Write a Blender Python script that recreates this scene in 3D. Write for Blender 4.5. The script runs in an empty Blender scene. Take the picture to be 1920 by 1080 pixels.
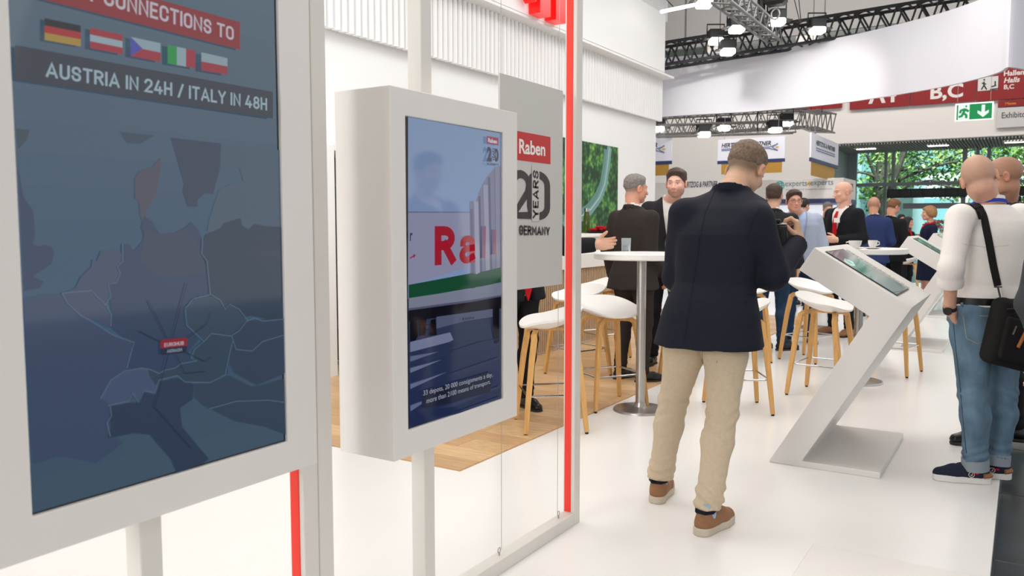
import bpy, bmesh, math, random
import numpy as np
from mathutils import Vector, Matrix
from mathutils.bvhtree import BVHTree
random.seed(7); RNG = np.random.RandomState(5)
scn = bpy.context.scene; COL = scn.collection
# ------------------------------------------------------------ camera (world: +Y runs along the stand, +X towards the aisle)
H = 1.35; FPX = 1530.0; TH = math.radians(32.1); PI_ = math.radians(4.45)
cd = bpy.data.cameras.new('camera'); cd.sensor_width = 36; cd.lens = FPX/1920*36; cd.clip_end = 200
cd.dof.use_dof = True; cd.dof.focus_distance = 4.4; cd.dof.aperture_fstop = 5.0
cam = bpy.data.objects.new('camera', cd); COL.objects.link(cam)
cam.location = (0, 0, H); cam.rotation_euler = (math.pi/2-PI_, 0, TH); scn.camera = cam
# ------------------------------------------------------------ world, lights, exposure
scn.view_settings.view_transform = 'Standard'; scn.view_settings.look = 'None'
scn.view_settings.gamma = 1; scn.view_settings.use_curve_mapping = False
scn.view_settings.exposure = 0.22
w = bpy.data.worlds.new('world'); scn.world = w; w.use_nodes = True
bg = w.node_tree.nodes['Background']; bg.inputs[0].default_value = (0.97, 0.98, 1.0, 1); bg.inputs[1].default_value = 0.78
def area(name, loc, size, energy, target=None, color=(1, .97, .93), sy=None):
    l = bpy.data.lights.new(name, 'AREA'); l.size = size; l.energy = energy; l.color = color
    if sy: l.shape = 'RECTANGLE'; l.size_y = sy
    o = bpy.data.objects.new(name, l); COL.objects.link(o); o.location = loc
    d = Vector(target or (loc[0], loc[1], 0)) - Vector(loc)
    o.rotation_euler = d.to_track_quat('-Z', 'Y').to_euler(); return o
def spot(name, loc, target, energy, ang, blend=.6, size=.12, color=(1, .96, .9)):
    l = bpy.data.lights.new(name, 'SPOT'); l.energy = energy; l.spot_size = math.radians(ang); l.spot_blend = blend
    l.shadow_soft_size = size; l.color = color
    o = bpy.data.objects.new(name, l); COL.objects.link(o); o.location = loc
    o.rotation_euler = (Vector(target)-Vector(loc)).to_track_quat('-Z', 'Y').to_euler(); return o
area('stand_light', (-2.6, 5.0, 5.2), 3.0, 150, (-2.4, 5.2, 0), sy=5.0)
area('stand_light', (-1.0, 1.6, 5.0), 2.6, 52, (-1.2, 2.0, 0), (1, .95, .9), sy=3.0)  # warm fill added to brighten the near floor, stands for no fixture
area('aisle_fill', (3.6, 2.6, 4.6), 3.0, 20, (-1.6, 2.8, .9), (1, .93, .86), sy=5.0)  # unseen warm fill, added to lift the aisle-facing sides of the frames
area('stand_light', (-2.2, 11.5, 5.4), 3.0, 180, (-2.2, 11.5, 0), sy=6.0)
area('front_fill', (-2.6, -4.2, 2.9), 3.0, 200, (-2.2, 3.0, 1.3), (1, .96, .92), sy=2.0)  # fill added behind the camera to brighten sides turned towards it
area('hall_light', (3.5, 9.0, 7.5), 4.0, 150, (1.0, 9.0, 0), (1, .98, .96), sy=9.0)
area('hall_light', (-3, 19.2, 8.4), 12.0, 500, (-3, 25, 3.0), (1, .97, .94), sy=2.0)  # added wash, unseen source, lifts the otherwise dark far wall
sn = bpy.data.lights.new('sun', 'SUN'); sn.energy = 11; sn.angle = .1; sn.color = (1, .97, .92)
so = bpy.data.objects.new('sun', sn); COL.objects.link(so); so.rotation_euler = Vector((-.25, .75, -1.0)).to_track_quat('-Z', 'Y').to_euler()
# ------------------------------------------------------------ photograph geometry helpers: a ray from the lens to real planes
F_ = np.array([-math.sin(TH)*math.cos(PI_), math.cos(TH)*math.cos(PI_), -math.sin(PI_)])
R_ = np.array([math.cos(TH), math.sin(TH), 0]); U_ = np.cross(R_, F_); C_ = np.array([0, 0, H])
FH = np.array([-math.sin(TH), math.cos(TH), 0])
def ray(x, y): return F_+R_*(x-960)/FPX+U_*(540-y)/FPX
def gnd(x, y, z=0.): r = ray(x, y); return C_+r*(z-H)/r[2]
def at(x, y, d): r = ray(x, y); return C_+r*d/(r@FH)
def onX(x, y, X): r = ray(x, y); return C_+r*X/r[0]
def onY(x, y, Y): r = ray(x, y); return C_+r*Y/r[1]
# ------------------------------------------------------------ materials
def s2l(c): c = c/255.; return c/12.92 if c <= .04045 else ((c+.055)/1.055)**2.4
def C3(r, g, b): return (s2l(r), s2l(g), s2l(b), 1)
def mat(name, rgb, rough=.5, metal=0, noise=0, nscale=20, bump=0, bscale=200, spec=.5, emit=None, es=1, attr=False, trans=0, ior=1.45, coat=0, stretch=None, sheen=0):
    m = bpy.data.materials.new(name); m.use_nodes = True; nt = m.node_tree; b = nt.nodes['Principled BSDF']
    col = C3(*rgb); b.inputs['Base Color'].default_value = col
    b.inputs['Roughness'].default_value = rough; b.inputs['Metallic'].default_value = metal
    b.inputs['Specular IOR Level'].default_value = spec; b.inputs['IOR'].default_value = ior
    b.inputs['Transmission Weight'].default_value = trans; b.inputs['Coat Weight'].default_value = coat
    b.inputs['Sheen Weight'].default_value = sheen
    N, L = nt.nodes.new, nt.links.new
    src = None
    if attr:
        a = N('ShaderNodeAttribute'); a.attribute_name = 'Col'; src = a.outputs['Color']
    if noise or bump:
        tc = N('ShaderNodeTexCoord'); mp = N('ShaderNodeMapping'); L(tc.outputs['Object'], mp.inputs[0])
        if stretch: mp.inputs['Scale'].default_value = stretch
    if noise:
        n = N('ShaderNodeTexNoise'); n.inputs['Scale'].default_value = nscale; n.inputs['Detail'].default_value = 5
        L(mp.outputs[0], n.inputs['Vector'])
        mr = N('ShaderNodeMapRange'); mr.inputs[1].default_value = .3; mr.inputs[2].default_value = .7
        mr.inputs[3].default_value = 1-noise; mr.inputs[4].default_value = 1+noise; L(n.outputs[0], mr.inputs[0])
        mx = N('ShaderNodeMix'); mx.data_type = 'RGBA'; mx.blend_type = 'MULTIPLY'; mx.inputs[0].default_value = 1
        if src: L(src, mx.inputs[6])
        else: mx.inputs[6].default_value = col
        cb = N('ShaderNodeCombineColor')
        for k in range(3): L(mr.outputs[0], cb.inputs[k])
        L(cb.outputs[0], mx.inputs[7]); src = mx.outputs[2]
    if src: L(src, b.inputs['Base Color'])
    if bump:
        n = N('ShaderNodeTexNoise'); n.inputs['Scale'].default_value = bscale; n.inputs['Detail'].default_value = 3
        L(mp.outputs[0], n.inputs['Vector']); bp = N('ShaderNodeBump'); bp.inputs['Strength'].default_value = bump
        bp.inputs['Distance'].default_value = .004; L(n.outputs[0], bp.inputs['Height']); L(bp.outputs[0], b.inputs['Normal'])
    if emit is not None:
        b.inputs['Emission Strength'].default_value = es
        if emit == 'attr':
            a = N('ShaderNodeAttribute'); a.attribute_name = 'Col'; L(a.outputs['Color'], b.inputs['Emission Color'])
        else: b.inputs['Emission Color'].default_value = C3(*emit)
    return m
M = {}
M['white'] = mat('white_lacquer', (226, 222, 217), .35, noise=.015, nscale=3)
M['frame'] = mat('white_frame_paint', (220, 216, 209), .4)
M['wall'] = mat('white_wall', (232, 232, 232), .7)
M['fascia'] = mat('white_fascia', (236, 236, 236), .6)
M['floorw'] = mat('white_floor', (236, 234, 231), .22, noise=.02, nscale=1.2, bump=.02, bscale=30)
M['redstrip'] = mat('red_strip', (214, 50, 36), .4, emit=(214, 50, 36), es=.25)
M['redlit'] = mat('red_letter', (215, 20, 18), .3, emit=(235, 25, 20), es=.45)
M['print'] = mat('print', (255, 255, 255), .5, attr=True)
M['screen'] = mat('screen_image', (0, 0, 0), .06, spec=.85, emit='attr', es=.58)
M['black'] = mat('black_bezel', (10, 11, 13), .3)
M['chrome'] = mat('chrome', (200, 200, 200), .15, 1)
M['steel'] = mat('brushed_steel', (175, 172, 168), .32, 1, noise=.06, nscale=8, stretch=(1, 1, 40))
M['plastic'] = mat('white_plastic', (233, 231, 227), .35)
M['oak'] = mat('oak_leg', (208, 160, 96), .5, noise=.13, nscale=9, stretch=(6, 6, .6))
M['rubber'] = mat('rubber', (40, 38, 36), .7)
M['darkfloor'] = mat('dark_tile', (50, 54, 58), .3, noise=.3, nscale=5, bump=.1, bscale=40)
M['slat'] = mat('slat_wood', (186, 160, 130), .6, noise=.1, nscale=12)
M['hallwall'] = mat('hall_wall', (222, 216, 210), .8)
M['hallgrey'] = mat('hall_grey', (150, 147, 144), .8)
M['soffit'] = mat('soffit', (182, 181, 176), .7)
M['mull'] = mat('mullion', (132, 138, 140), .5)
M['darkbox'] = mat('dark_box', (38, 38, 40), .6)
M['glass'] = mat('glass', (205, 225, 222), .02, trans=1, ior=1.1, spec=.5)
M['clear'] = mat('clear_glass', (238, 244, 246), .04, trans=.82, ior=1.25)
M['water'] = mat('water', (240, 246, 248), .0, trans=1, ior=1.33)
M['cloth'] = mat('banner_cloth', (218, 217, 224), .9)
M['trussdark'] = mat('truss_dark', (52, 54, 56), .5, .4)
M['trussmid2'] = mat('truss_alu', (132, 130, 128), .5, .3)
M['trussmid'] = mat('truss_grey', (112, 112, 112), .5, .3)
M['trusssil'] = mat('truss_silver', (158, 158, 158), .4, .6)
M['lamp'] = mat('lamp_glow', (255, 250, 240), .5, emit=(255, 250, 240), es=6)
M['lampbody'] = mat('lamp_body', (30, 30, 32), .5)
M['redsign'] = mat('red_sign', (132, 16, 20), .5)
M['navy'] = mat('navy_band', (40, 52, 96), .5)
M['gold'] = mat('gold_band', (176, 132, 50), .6)
M['panelgrey'] = mat('panel', (202, 199, 194), .55)
M['skin'] = mat('skin', (255, 255, 255), .5, attr=True, noise=.04, nscale=40, spec=.35)
M['bark'] = mat('bark', (88, 84, 78), .9, noise=.3, nscale=6)
M['leaf'] = mat('leaf', (255, 255, 255), .7, attr=True)
M['porcelain'] = mat('porcelain', (228, 226, 220), .2)
def fab(name, rgb, n=.1, rough=.85, bump=.25, sc=300, sheen=0.): return mat(name, rgb, rough, noise=n, nscale=60, bump=bump, bscale=sc, spec=.25, sheen=sheen)
M['jacketnavy'] = fab('navy_wool', (24, 26, 39), .08, .75)
M['chino'] = fab('beige_chino', (199, 181, 155), .05, .85, .15)
M['denim'] = mat('denim', (97, 121, 140), .85, noise=.28, nscale=14, bump=.3, bscale=260, spec=.2, stretch=(1, 1, .5))
M['denimdark'] = mat('dark_denim', (40, 60, 88), .85, noise=.2, nscale=14, bump=.3, bscale=260, spec=.2)
M['shirtw'] = fab('white_cotton', (232, 227, 222), .02, .8, .12)
M['shirtb'] = fab('blue_shirt', (170, 190, 220), .03)
M['brown'] = fab('dark_brown_suit', (48, 42, 40), .08)
M['charcoal'] = fab('charcoal_suit', (36, 36, 39), .08)
M['blacksuit'] = fab('black_suit', (24, 24, 28), .08)
M['grysuit'] = fab('grey_jacket', (62, 63, 66), .08)
M['ltblazer'] = fab('pale_blue_blazer', (166, 174, 194), .05)
M['bluesuit'] = fab('blue_suit', (42, 56, 98), .08)
M['redcloth'] = fab('red_cloth', (190, 24, 36), .05)
M['lanyard'] = fab('blue_lanyard', (52, 62, 160), .05)
M['strap'] = fab('black_webbing', (30, 28, 28), .1)
M['leather'] = mat('black_leather', (18, 17, 17), .3)
M['tan'] = mat('tan_leather', (142, 100, 66), .65, noise=.1, nscale=30)
M['solebeige'] = mat('beige_sole', (196, 183, 165), .7)
M['solewhite'] = mat('white_sole', (222, 220, 216), .6)
M['navyshoe'] = fab('navy_knit', (34, 40, 56), .15)
M['sock'] = fab('blue_sock', (150, 178, 205), .05)
M['hair_sandy'] = mat('sandy_hair', (112, 94, 76), .7, noise=.35, nscale=90, bump=.6, bscale=260)
M['hair_brown'] = mat('brown_hair', (66, 48, 38), .6, noise=.3, nscale=90, bump=.6, bscale=260)
M['hair_grey'] = mat('grey_hair', (122, 116, 110), .7, noise=.3, nscale=90, bump=.6, bscale=260)
M['hair_dark'] = mat('dark_hair', (38, 30, 28), .55, noise=.3, nscale=90, bump=.5, bscale=260)
M['hair_blond'] = mat('blond_hair', (160, 118, 78), .6, noise=.3, nscale=90, bump=.5, bscale=260)
M['hair_red'] = mat('ginger_hair', (122, 82, 56), .6, noise=.3, nscale=90, bump=.5, bscale=260)
# ------------------------------------------------------------ object helpers
def tag(o, label=None, cat=None, group=None, kind=None):
    if label: o['label'] = label
    if cat: o['category'] = cat
    if group: o['group'] = group
    if kind: o['kind'] = kind
    return o
def link(name, me, m=None, parent=None, world=True):
    o = bpy.data.objects.new(name, me); COL.objects.link(o)
    if m is not None and len(me.materials) == 0: me.materials.append(m)
    if parent is not None:
        o.parent = parent
        if world: o.matrix_parent_inverse = wm(parent).inverted()
    return o
def wm(o):
    m = o.matrix_basis.copy()
    if o.parent is not None: m = wm(o.parent) @ o.matrix_parent_inverse @ m
    return m
def empty(name, loc, label, cat, group=None, rz=0):
    o = bpy.data.objects.new(name, None); COL.objects.link(o); o.location = loc; o.rotation_euler = (0, 0, rz)
    o.empty_display_size = .1; return tag(o, label, cat, group)
class MB:
    def __init__(s): s.v = []; s.f = []; s.sm = []; s.c = []
    def add(s, vs, fs, smooth=False, col=None):
        b = len(s.v); s.v += [tuple(map(float, p)) for p in vs]
        s.f += [tuple(i+b for i in f) for f in fs]; s.sm += [smooth]*len(fs); s.c += [col or (1, 1, 1, 1)]*len(fs); return s
    def box(s, lo, hi, bev=0, col=None):
        x0, y0, z0 = lo; x1, y1, z1 = hi
        if bev:
            b = bev; P = []
            for z, e in ((z0, b), (z0+b, 0), (z1-b, 0), (z1, b)):
                P += [(x0+e+b*(e == 0), y0+e, z), (x1-e-b*(e == 0), y0+e, z), (x1-e, y0+e+b*(e == 0), z), (x1-e, y1-e-b*(e == 0), z),
                      (x1-e-b*(e == 0), y1-e, z), (x0+e+b*(e == 0), y1-e, z), (x0+e, y1-e-b*(e == 0), z), (x0+e, y0+e+b*(e == 0), z)]
            fs = [tuple(range(7, -1, -1)), tuple(range(24, 32))]
            for k in range(3):
                for i in range(8): a = k*8+i; c = k*8+(i+1) % 8; fs.append((a, c, c+8, a+8))
            return s.add(P, fs, col=col)
        P = [(x0, y0, z0), (x1, y0, z0), (x1, y1, z0), (x0, y1, z0), (x0, y0, z1), (x1, y0, z1), (x1, y1, z1), (x0, y1, z1)]
        return s.add(P, [(0, 3, 2, 1), (4, 5, 6, 7), (0, 1, 5, 4), (1, 2, 6, 5), (2, 3, 7, 6), (3, 0, 4, 7)], col=col)
    def tube(s, pts, r, n=8, cap=True, col=None, sq=None, up=None):
        pts = [np.array(p, float) for p in pts]; rs = r if isinstance(r, (list, tuple)) else [r]*len(pts)
        ref = None; V = []
        for i, p in enumerate(pts):
            t = (pts[min(i+1, len(pts)-1)]-pts[max(i-1, 0)]); t /= np.linalg.norm(t)+1e-9
            if ref is None: ref = np.array(up, float) if up is not None else (np.array([0, 0, 1.]) if abs(t[2]) < .9 else np.array([1., 0, 0]))
            a = np.cross(t, ref); a /= np.linalg.norm(a)+1e-9; b = np.cross(a, t); ref = b
            if sq:
                for (u, v) in ((-1, -1), (1, -1), (1, 1), (-1, 1)): V.append(p+a*u*sq[0]*rs[i]+b*v*sq[1]*rs[i])
            else:
                for k in range(n): an = 2*math.pi*k/n; V.append(p+(a*math.cos(an)+b*math.sin(an))*rs[i])
        m = 4 if sq else n; fs = []
        for i in range(len(pts)-1):
            for k in range(m): c = (k+1) % m; fs.append((i*m+k, i*m+c, (i+1)*m+c, (i+1)*m+k))
        if cap: fs.append(tuple(range(m-1, -1, -1))); fs.append(tuple((len(pts)-1)*m+k for k in range(m)))
        return s.add(V, fs, not sq, col)
    def lathe(s, prof, n=32, c=(0, 0, 0), col=None):
        V = []; fs = []
        for (r, z) in prof:
            for k in range(n): a = 2*math.pi*k/n; V.append((c[0]+r*math.cos(a), c[1]+r*math.sin(a), c[2]+z))
        for i in range(len(prof)-1):
            for k in range(n): d = (k+1) % n; fs.append((i*n+k, i*n+d, (i+1)*n+d, (i+1)*n+k))
        return s.add(V, fs, True, col)
    def prism(s, poly, ax, a0, a1, col=None):
        """poly in the two other axes (in xyz order), extruded along axis ax"""
        n = len(poly); V = []
        for a in (a0, a1):
            for p in poly: q = list(p); q.insert(ax, a); V.append(q)
        fs = [tuple(range(n)), tuple(range(2*n-1, n-1, -1))]+[(i, n+i, n+(i+1) % n, (i+1) % n) for i in range(n)]
        return s.add(V, fs, col=col)
    def mesh(s, name, colors=False, fixn=True, autosm=True):
        me = bpy.data.meshes.new(name); me.from_pydata(s.v, [], s.f)
        me.polygons.foreach_set('use_smooth', s.sm)
        if colors:
            a = me.color_attributes.new('Col', 'FLOAT_COLOR', 'CORNER'); k = 0
            buf = []
            for f, c in zip(s.f, s.c): buf += list(c)*len(f)
            a.data.foreach_set('color', buf)
        if fixn:
            bm = bmesh.new(); bm.from_mesh(me); bmesh.ops.recalc_face_normals(bm, faces=bm.faces); bm.to_mesh(me); bm.free()
        if any(s.sm) and autosm:
            try: me.set_sharp_from_angle(angle=math.radians(40))
            except Exception: pass
        me.update(); return me
    def build(s, name, m, parent=None, colors=False, world=True, fixn=True): return link(name, s.mesh(name, colors, fixn), m, parent, world)
def struct(o): o['kind'] = 'structure'; return o
# flat text fitted to a rectangle: origin corner (lower left), right and up vectors
_tc = {}
def text_mesh(s, bold=.02, shear=0.):
    k = (s, bold, shear)
    if k not in _tc:
        cu = bpy.data.curves.new('t', 'FONT'); cu.body = s; cu.offset = bold; cu.shear = shear; cu.resolution_u = 4
        o = bpy.data.objects.new('t', cu); COL.objects.link(o)
        dg = bpy.context.evaluated_depsgraph_get(); me = bpy.data.meshes.new_from_object(o.evaluated_get(dg))
        v = np.empty(len(me.vertices)*3); me.vertices.foreach_get('co', v); v = v.reshape(-1, 3)
        f = [tuple(p.vertices) for p in me.polygons]
        bpy.data.objects.remove(o); bpy.data.curves.remove(cu); bpy.data.meshes.remove(me)
        v[:, 0] -= v[:, 0].min(); v[:, 0] /= v[:, 0].max(); v[:, 1] -= v[:, 1].min(); v[:, 1] /= v[:, 1].max()
        _tc[k] = (v[:, :2].copy(), f)
    return _tc[k]
def put_text(mb, s, quad, col, bold=.02, shear=0., thick=0.):
    """quad: four world points lower-left, lower-right, upper-right, upper-left"""
    v, f = text_mesh(s, bold, shear); q = [np.array(p, float) for p in quad]
    P = [q[0]*(1-a)*(1-b)+q[1]*a*(1-b)+q[2]*a*b+q[3]*(1-a)*b for a, b in v]
    nn = np.cross(q[1]-q[0], q[3]-q[0]); nn /= np.linalg.norm(nn)
    if thick:
        n = len(P); V = P+[p+nn*thick for p in P]
        ed = {}
        for p in f:
            for i in range(len(p)): e = (p[i], p[(i+1) % len(p)]); ed[e] = 1
        side = [(a, b, b+n, a+n) for (a, b) in ed if (b, a) not in ed]
        mb.add(V, [tuple(i+n for i in p) for p in f]+side, col=col)
    else: mb.add([p+nn*1e-4 for p in P], f, col=col)
def _arc(cx, cy, rx, ry, a0, a1, n=9): return [(cx+rx*math.cos(math.radians(a0+(a1-a0)*i/n)), cy+ry*math.sin(math.radians(a0+(a1-a0)*i/n))) for i in range(n+1)]
# condensed grotesque capitals drawn as pen strokes inside a unit-high box: (width, strokes)
GL = {'a': (.42, [[(.03, .82), *_arc(.22, .82, .2, .18, 160, 0), (.42, 0)], [(.42, .55), *_arc(.2, .27, .2, .27, 90, 270), (.42, .12)]]), 'J': (.3, [[(.3, 1), (.3, .2), (.15, 0), (0, .1)]]), 'A': (.60, [[(0, 0), (.30, 1), (.60, 0)], [(.12, .27), (.48, .27)]]), 'B': (.50, [[(.26, .52), *_arc(.26, .26, .24, .26, 90, -90), (0, 0), (0, 1), *_arc(.24, .76, .22, .24, 90, -90), (0, .52)]]),
 'C': (.50, [[(.5, .70), *_arc(.25, .75, .25, .25, 0, 180), *_arc(.25, .25, .25, .25, 180, 360), (.5, .30)]]), 'D': (.50, [[(0, 0), (0, 1), *_arc(.22, .72, .28, .28, 90, 0), *_arc(.22, .28, .28, .28, 0, -90), (0, 0)]]),
 'E': (.42, [[(.42, 1), (0, 1), (0, 0), (.42, 0)], [(0, .52), (.36, .52)]]), 'G': (.50, [[(.5, .74), *_arc(.25, .75, .25, .25, 0, 180), *_arc(.25, .25, .25, .25, 180, 360), (.5, .48), (.27, .48)]]),
 'H': (.50, [[(0, 0), (0, 1)], [(.5, 0), (.5, 1)], [(0, .5), (.5, .5)]]), 'I': (.0, [[(0, 0), (0, 1)]]), 'L': (.40, [[(0, 1), (0, 0), (.40, 0)]]), 'M': (.66, [[(0, 0), (0, 1), (.33, .30), (.66, 1), (.66, 0)]]),
 'N': (.52, [[(0, 0), (0, 1), (.52, 0), (.52, 1)]]), 'O': (.50, [[*_arc(.25, .75, .25, .25, 0, 180), *_arc(.25, .25, .25, .25, 180, 360), (.5, .75)]]), 'R': (.50, [[(0, 0), (0, 1), *_arc(.24, .75, .25, .25, 90, -90), (0, .5)], [(.24, .5), (.50, 0)]]),
 'S': (.48, [[(.47, .76), *_arc(.24, .78, .22, .22, 0, 180), *_arc(.24, .72, .23, .20, 180, 250, 4), *_arc(.24, .28, .23, .24, 60, 0, 4), *_arc(.24, .22, .23, .22, 0, -180), (0, .26)]]), 'T': (.50, [[(0, 1), (.5, 1)], [(.25, 1), (.25, 0)]]),
 'U': (.50, [[(0, 1), (0, .25), *_arc(.25, .25, .25, .25, 180, 360), (.5, 1)]]), 'Y': (.54, [[(0, 1), (.27, .45), (.54, 1)], [(.27, .45), (.27, 0)]]), '/': (.34, [[(0, -.05), (.34, 1.03)]]),
 '2': (.48, [[(0, .76), *_arc(.24, .77, .23, .23, 180, -10), (.44, .58), (0, .0), (.48, 0)]]), '4': (.52, [[(.26, 1), (0, .24), (.52, .24)], [(.38, .5), (.38, 0)]]), '8': (.48, [[*_arc(.24, .76, .21, .24, -90, 270, 14)], [*_arc(.24, .26, .24, .26, 90, 450, 14)]]), '0': (.48, [[*_arc(.24, .76, .24, .24, 0, 180), *_arc(.24, .24, .24, .24, 180, 360), (.48, .76)]])}
class Decal:
    """flat print on a plane; points are given as photograph pixels or as plane points"""
    def __init__(s, proj, nrm, step=.0006): s.mb = MB(); s.p = proj; s.n = np.array(nrm, float); s.k = 0; s.step = step
    def off(s, P): return [np.array(p)+s.n*s.k*s.step for p in P]
    def poly(s, px, rgb, grad=None):
        s.k += 1; P = s.off([s.p(*q) for q in px]); col = C3(*rgb)
        bm = bmesh.new(); vs = [bm.verts.new(p) for p in P]; fc = bm.faces.new(vs); bm.normal_update()
        if Vector(s.n).dot(fc.normal) < 0: fc.normal_flip()
        r = bmesh.ops.triangulate(bm, faces=[fc]); bm.verts.index_update()
        s.mb.add([v.co[:] for v in bm.verts], [tuple(v.index for v in f.verts) for f in bm.faces], col=col); bm.free()
    def line(s, px, rgb, wd):
        s.k += 1; P = s.off([s.p(*q) for q in px]); col = C3(*rgb); V = []; n = len(P)
        for i in range(n):
            t = P[min(i+1, n-1)]-P[max(i-1, 0)]; t = t/(np.linalg.norm(t)+1e-9); e = np.cross(s.n, t)*wd/2; V += [P[i]-e, P[i]+e]
        s.mb.add(V, [(2*i, 2*i+2, 2*i+3, 2*i+1) for i in range(n-1)], col=col)
    def text(s, t, quad, rgb, bold=.02, shear=0.):
        s.k += 1; put_text(s.mb, t, s.off([s.p(*q) for q in quad]), C3(*rgb), bold, shear)
    def caps(s, t, quad, rgb, wt=.16, gap=.2):
        """stroke lettering fitted to a quad lower-left, lower-right, upper-right, upper-left; wt = stem width / cap height"""
        q = [np.array(s.p(*v)) for v in quad]; w_ = 0; pos = []
        for ch in t:
            if ch == ' ': w_ += .34; continue
            pos.append((ch, w_+wt/2)); w_ += GL[ch][0]+wt+gap*.55
        w_ -= gap*.55; s.k += 1; h0 = np.linalg.norm(q[3]-q[0]); wid = np.linalg.norm(q[1]-q[0]); sc = wid/(w_*h0); off = s.n*s.k*s.step; col = C3(*rgb)
        f = lambda u, v: q[0]*(1-u)*(1-v)+q[1]*u*(1-v)+q[2]*u*v+q[3]*(1-u)*v+off
        for ch, x0 in pos:
            for st in GL[ch][1]:
                P2 = [np.array((x0+a, wt/2+b*(1-wt))) for a, b in st]; P2 = [p for i, p in enumerate(P2) if i == 0 or np.linalg.norm(p-P2[i-1]) > 1e-4]; n = len(P2); V = []
                cl_ = np.linalg.norm(P2[0]-P2[-1]) < 1e-3
                for i in range(n):
                    a = P2[i]-P2[i-1] if (i > 0 or cl_) else P2[1]-P2[0]
                    if i == 0 and cl_: a = P2[0]-P2[-2]
                    b = P2[i+1]-P2[i] if i < n-1 else (P2[1]-P2[0] if cl_ else a)
                    a = a/np.linalg.norm(a); b = b/np.linalg.norm(b); m = a+b; lm = np.linalg.norm(m); m = m/lm if lm > .2 else a; k = min(1/max(.35, np.dot(m, a)), 1.9)
                    nn = np.array([-m[1], m[0]])*wt/2*k; e_ = 0*m
                    if not cl_ and i == 0: e_ = -a*wt/2*.98
                    if not cl_ and i == n-1: e_ = a*wt/2*.98
                    V += [P2[i]+e_-nn, P2[i]+e_+nn]
                s.mb.add([f(v[0]/w_, v[1]) for v in V], [(2*i, 2*i+2, 2*i+3, 2*i+1) for i in range(n-1)], col=col)
    def grad(s, quad, c0, c1, n=16):
        """vertical gradient from top colour c0 to bottom c1; quad = tl, tr, br, bl pixels"""
        s.k += 1; P = s.off([s.p(*q) for q in quad])
        for i in range(n):
            a, b = i/n, (i+1)/n; t = (i+.5)/n; col = C3(*[c0[j]*(1-t)+c1[j]*t for j in range(3)])
            s.mb.add([P[0]*(1-b)+P[3]*b, P[1]*(1-b)+P[2]*b, P[1]*(1-a)+P[2]*a, P[0]*(1-a)+P[3]*a], [(0, 1, 2, 3)], col=col)
    def build(s, name, m, parent): return s.mb.build(name, m, parent, colors=True, fixn=False)
# ============================================================ THE SETTING
XE = -.06; XW = -2.57; YW = 3.56; WX = -5.7
fl = struct(MB().box((-9, -2, -.06), (XE, 21, 0)).build('floor', M['floorw']))
tag(fl, 'glossy white raised stand floor', None)
# oak laminate boards laid across the stand behind the tables
wood = []
for k, rgb in enumerate(((203, 166, 122), (193, 155, 112), (210, 174, 130))):
    wood.append(mat('oak_board', rgb, .38, noise=.16, nscale=5, stretch=(.8, 9, 1), bump=.05, bscale=60))
bases = [MB().box((0, 0, 0), (1.24, .19, .006), .0012).mesh('board') for _ in range(3)]
for k in range(3): bases[k].materials.append(wood[k])
bm_ = MB().box((-9, YW, 0.0), (XW, 12.3, .0045)); sub = bm_.build('wood_underlay', wood[1], fl)
r = 0; y = YW+.003
while y < 12.1:
    x = XW-.002-1.244-((r*.47) % 1.24)+1.24*0
    first = True
    xe = XW-.002
    L0 = 1.24-((r*.47) % 1.0)
    while xe > (-5.6):
        L = L0 if first else 1.24; first = False
        o = bpy.data.objects.new('floor_board', bases[(r*7+int(-xe*3)) % 3]); COL.objects.link(o); o.parent = fl
        o.location = (xe-L, y, .001); o.scale = ((L-.003)/1.24, 1, 1); xe -= L
    y += .1925; r += 1
# dark hall floor with tiles along the aisle
hf = struct(MB().box((XE, -2, -.10), (9, 27.5, -.066)).build('floor', M['darkfloor']))
hf2 = struct(MB().box((-24, 21, -.10), (XE, 27.5, -.066)).build('floor', M['darkfloor']))
tl = MB().box((0, 0, 0), (.99, .994, .03), .004).mesh('floor_tile'); tl.materials.append(M['darkfloor'])
for i in range(2):
    for j in range(12):
        o = bpy.data.objects.new('floor_tile', tl); COL.objects.link(o); o.parent = hf; o.location = (XE+.004+i*1.0, .85+j*1.0, -.067)
# stand back wall, fascia with round battens, box band
wm_ = MB().box((WX-.12, 2.0, 0), (WX, 14.0, 3.4)); wall = struct(wm_.build('wall_back', M['wall']))
def yz(px, py, X=WX): p = onX(px, py, X); return p[1], p[2]
yend = yz(1230, 225)[0]
wall.data.transform(Matrix.Scale(1, 4))
for v in wall.data.vertices:
    if v.co.y > 13: v.co.y = yend
zb0 = yz(1227, 225, WX+.1)[1]; zb1 = yz(1150, 103, WX+.22)[1]
print('fascia z', zb0, zb1, 'yend', yend)
fas = struct(MB().box((WX-.1, 2.0, zb0+.03), (WX+.07, yend+.02, zb1+.3)).build('wall_fascia', M['fascia']))
bat = MB(); pf = [(.0, -.034), (.045, -.027), (.072, -.011), (.072, .011), (.045, .027), (0, .034)]
bat.prism([(a, b) for a, b in pf], 2, 0, 1); bme = bat.mesh('batten'); bme.materials.append(M['fascia'])
y = 4.2
while y < yend:
    o = bpy.data.objects.new('batten', bme); COL.objects.link(o); o.parent = fas
    o.location = (WX+.07, y, zb0); o.scale = (1, 1, zb1-zb0+.02); y += .094
band = struct(MB().box((WX-.1, 2.0, zb1), (WX+.34, yz(1247, 100, WX+.34)[0], zb1+.98), .004).build('trim_1', M['fascia']))
up = struct(MB().box((WX-.1, 5.0, zb1+.98), (WX+.1, yend+.05, zb1+2.2)).build('wall_upper_fascia', M['fascia']))
y = yend-4.0
while y < yend+.05:
    o = bpy.data.objects.new('batten', bme); COL.objects.link(o); o.parent = up
    o.location = (WX+.1, y, zb1+.98); o.scale = (1, 1, 1.2); y += .094
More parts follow.
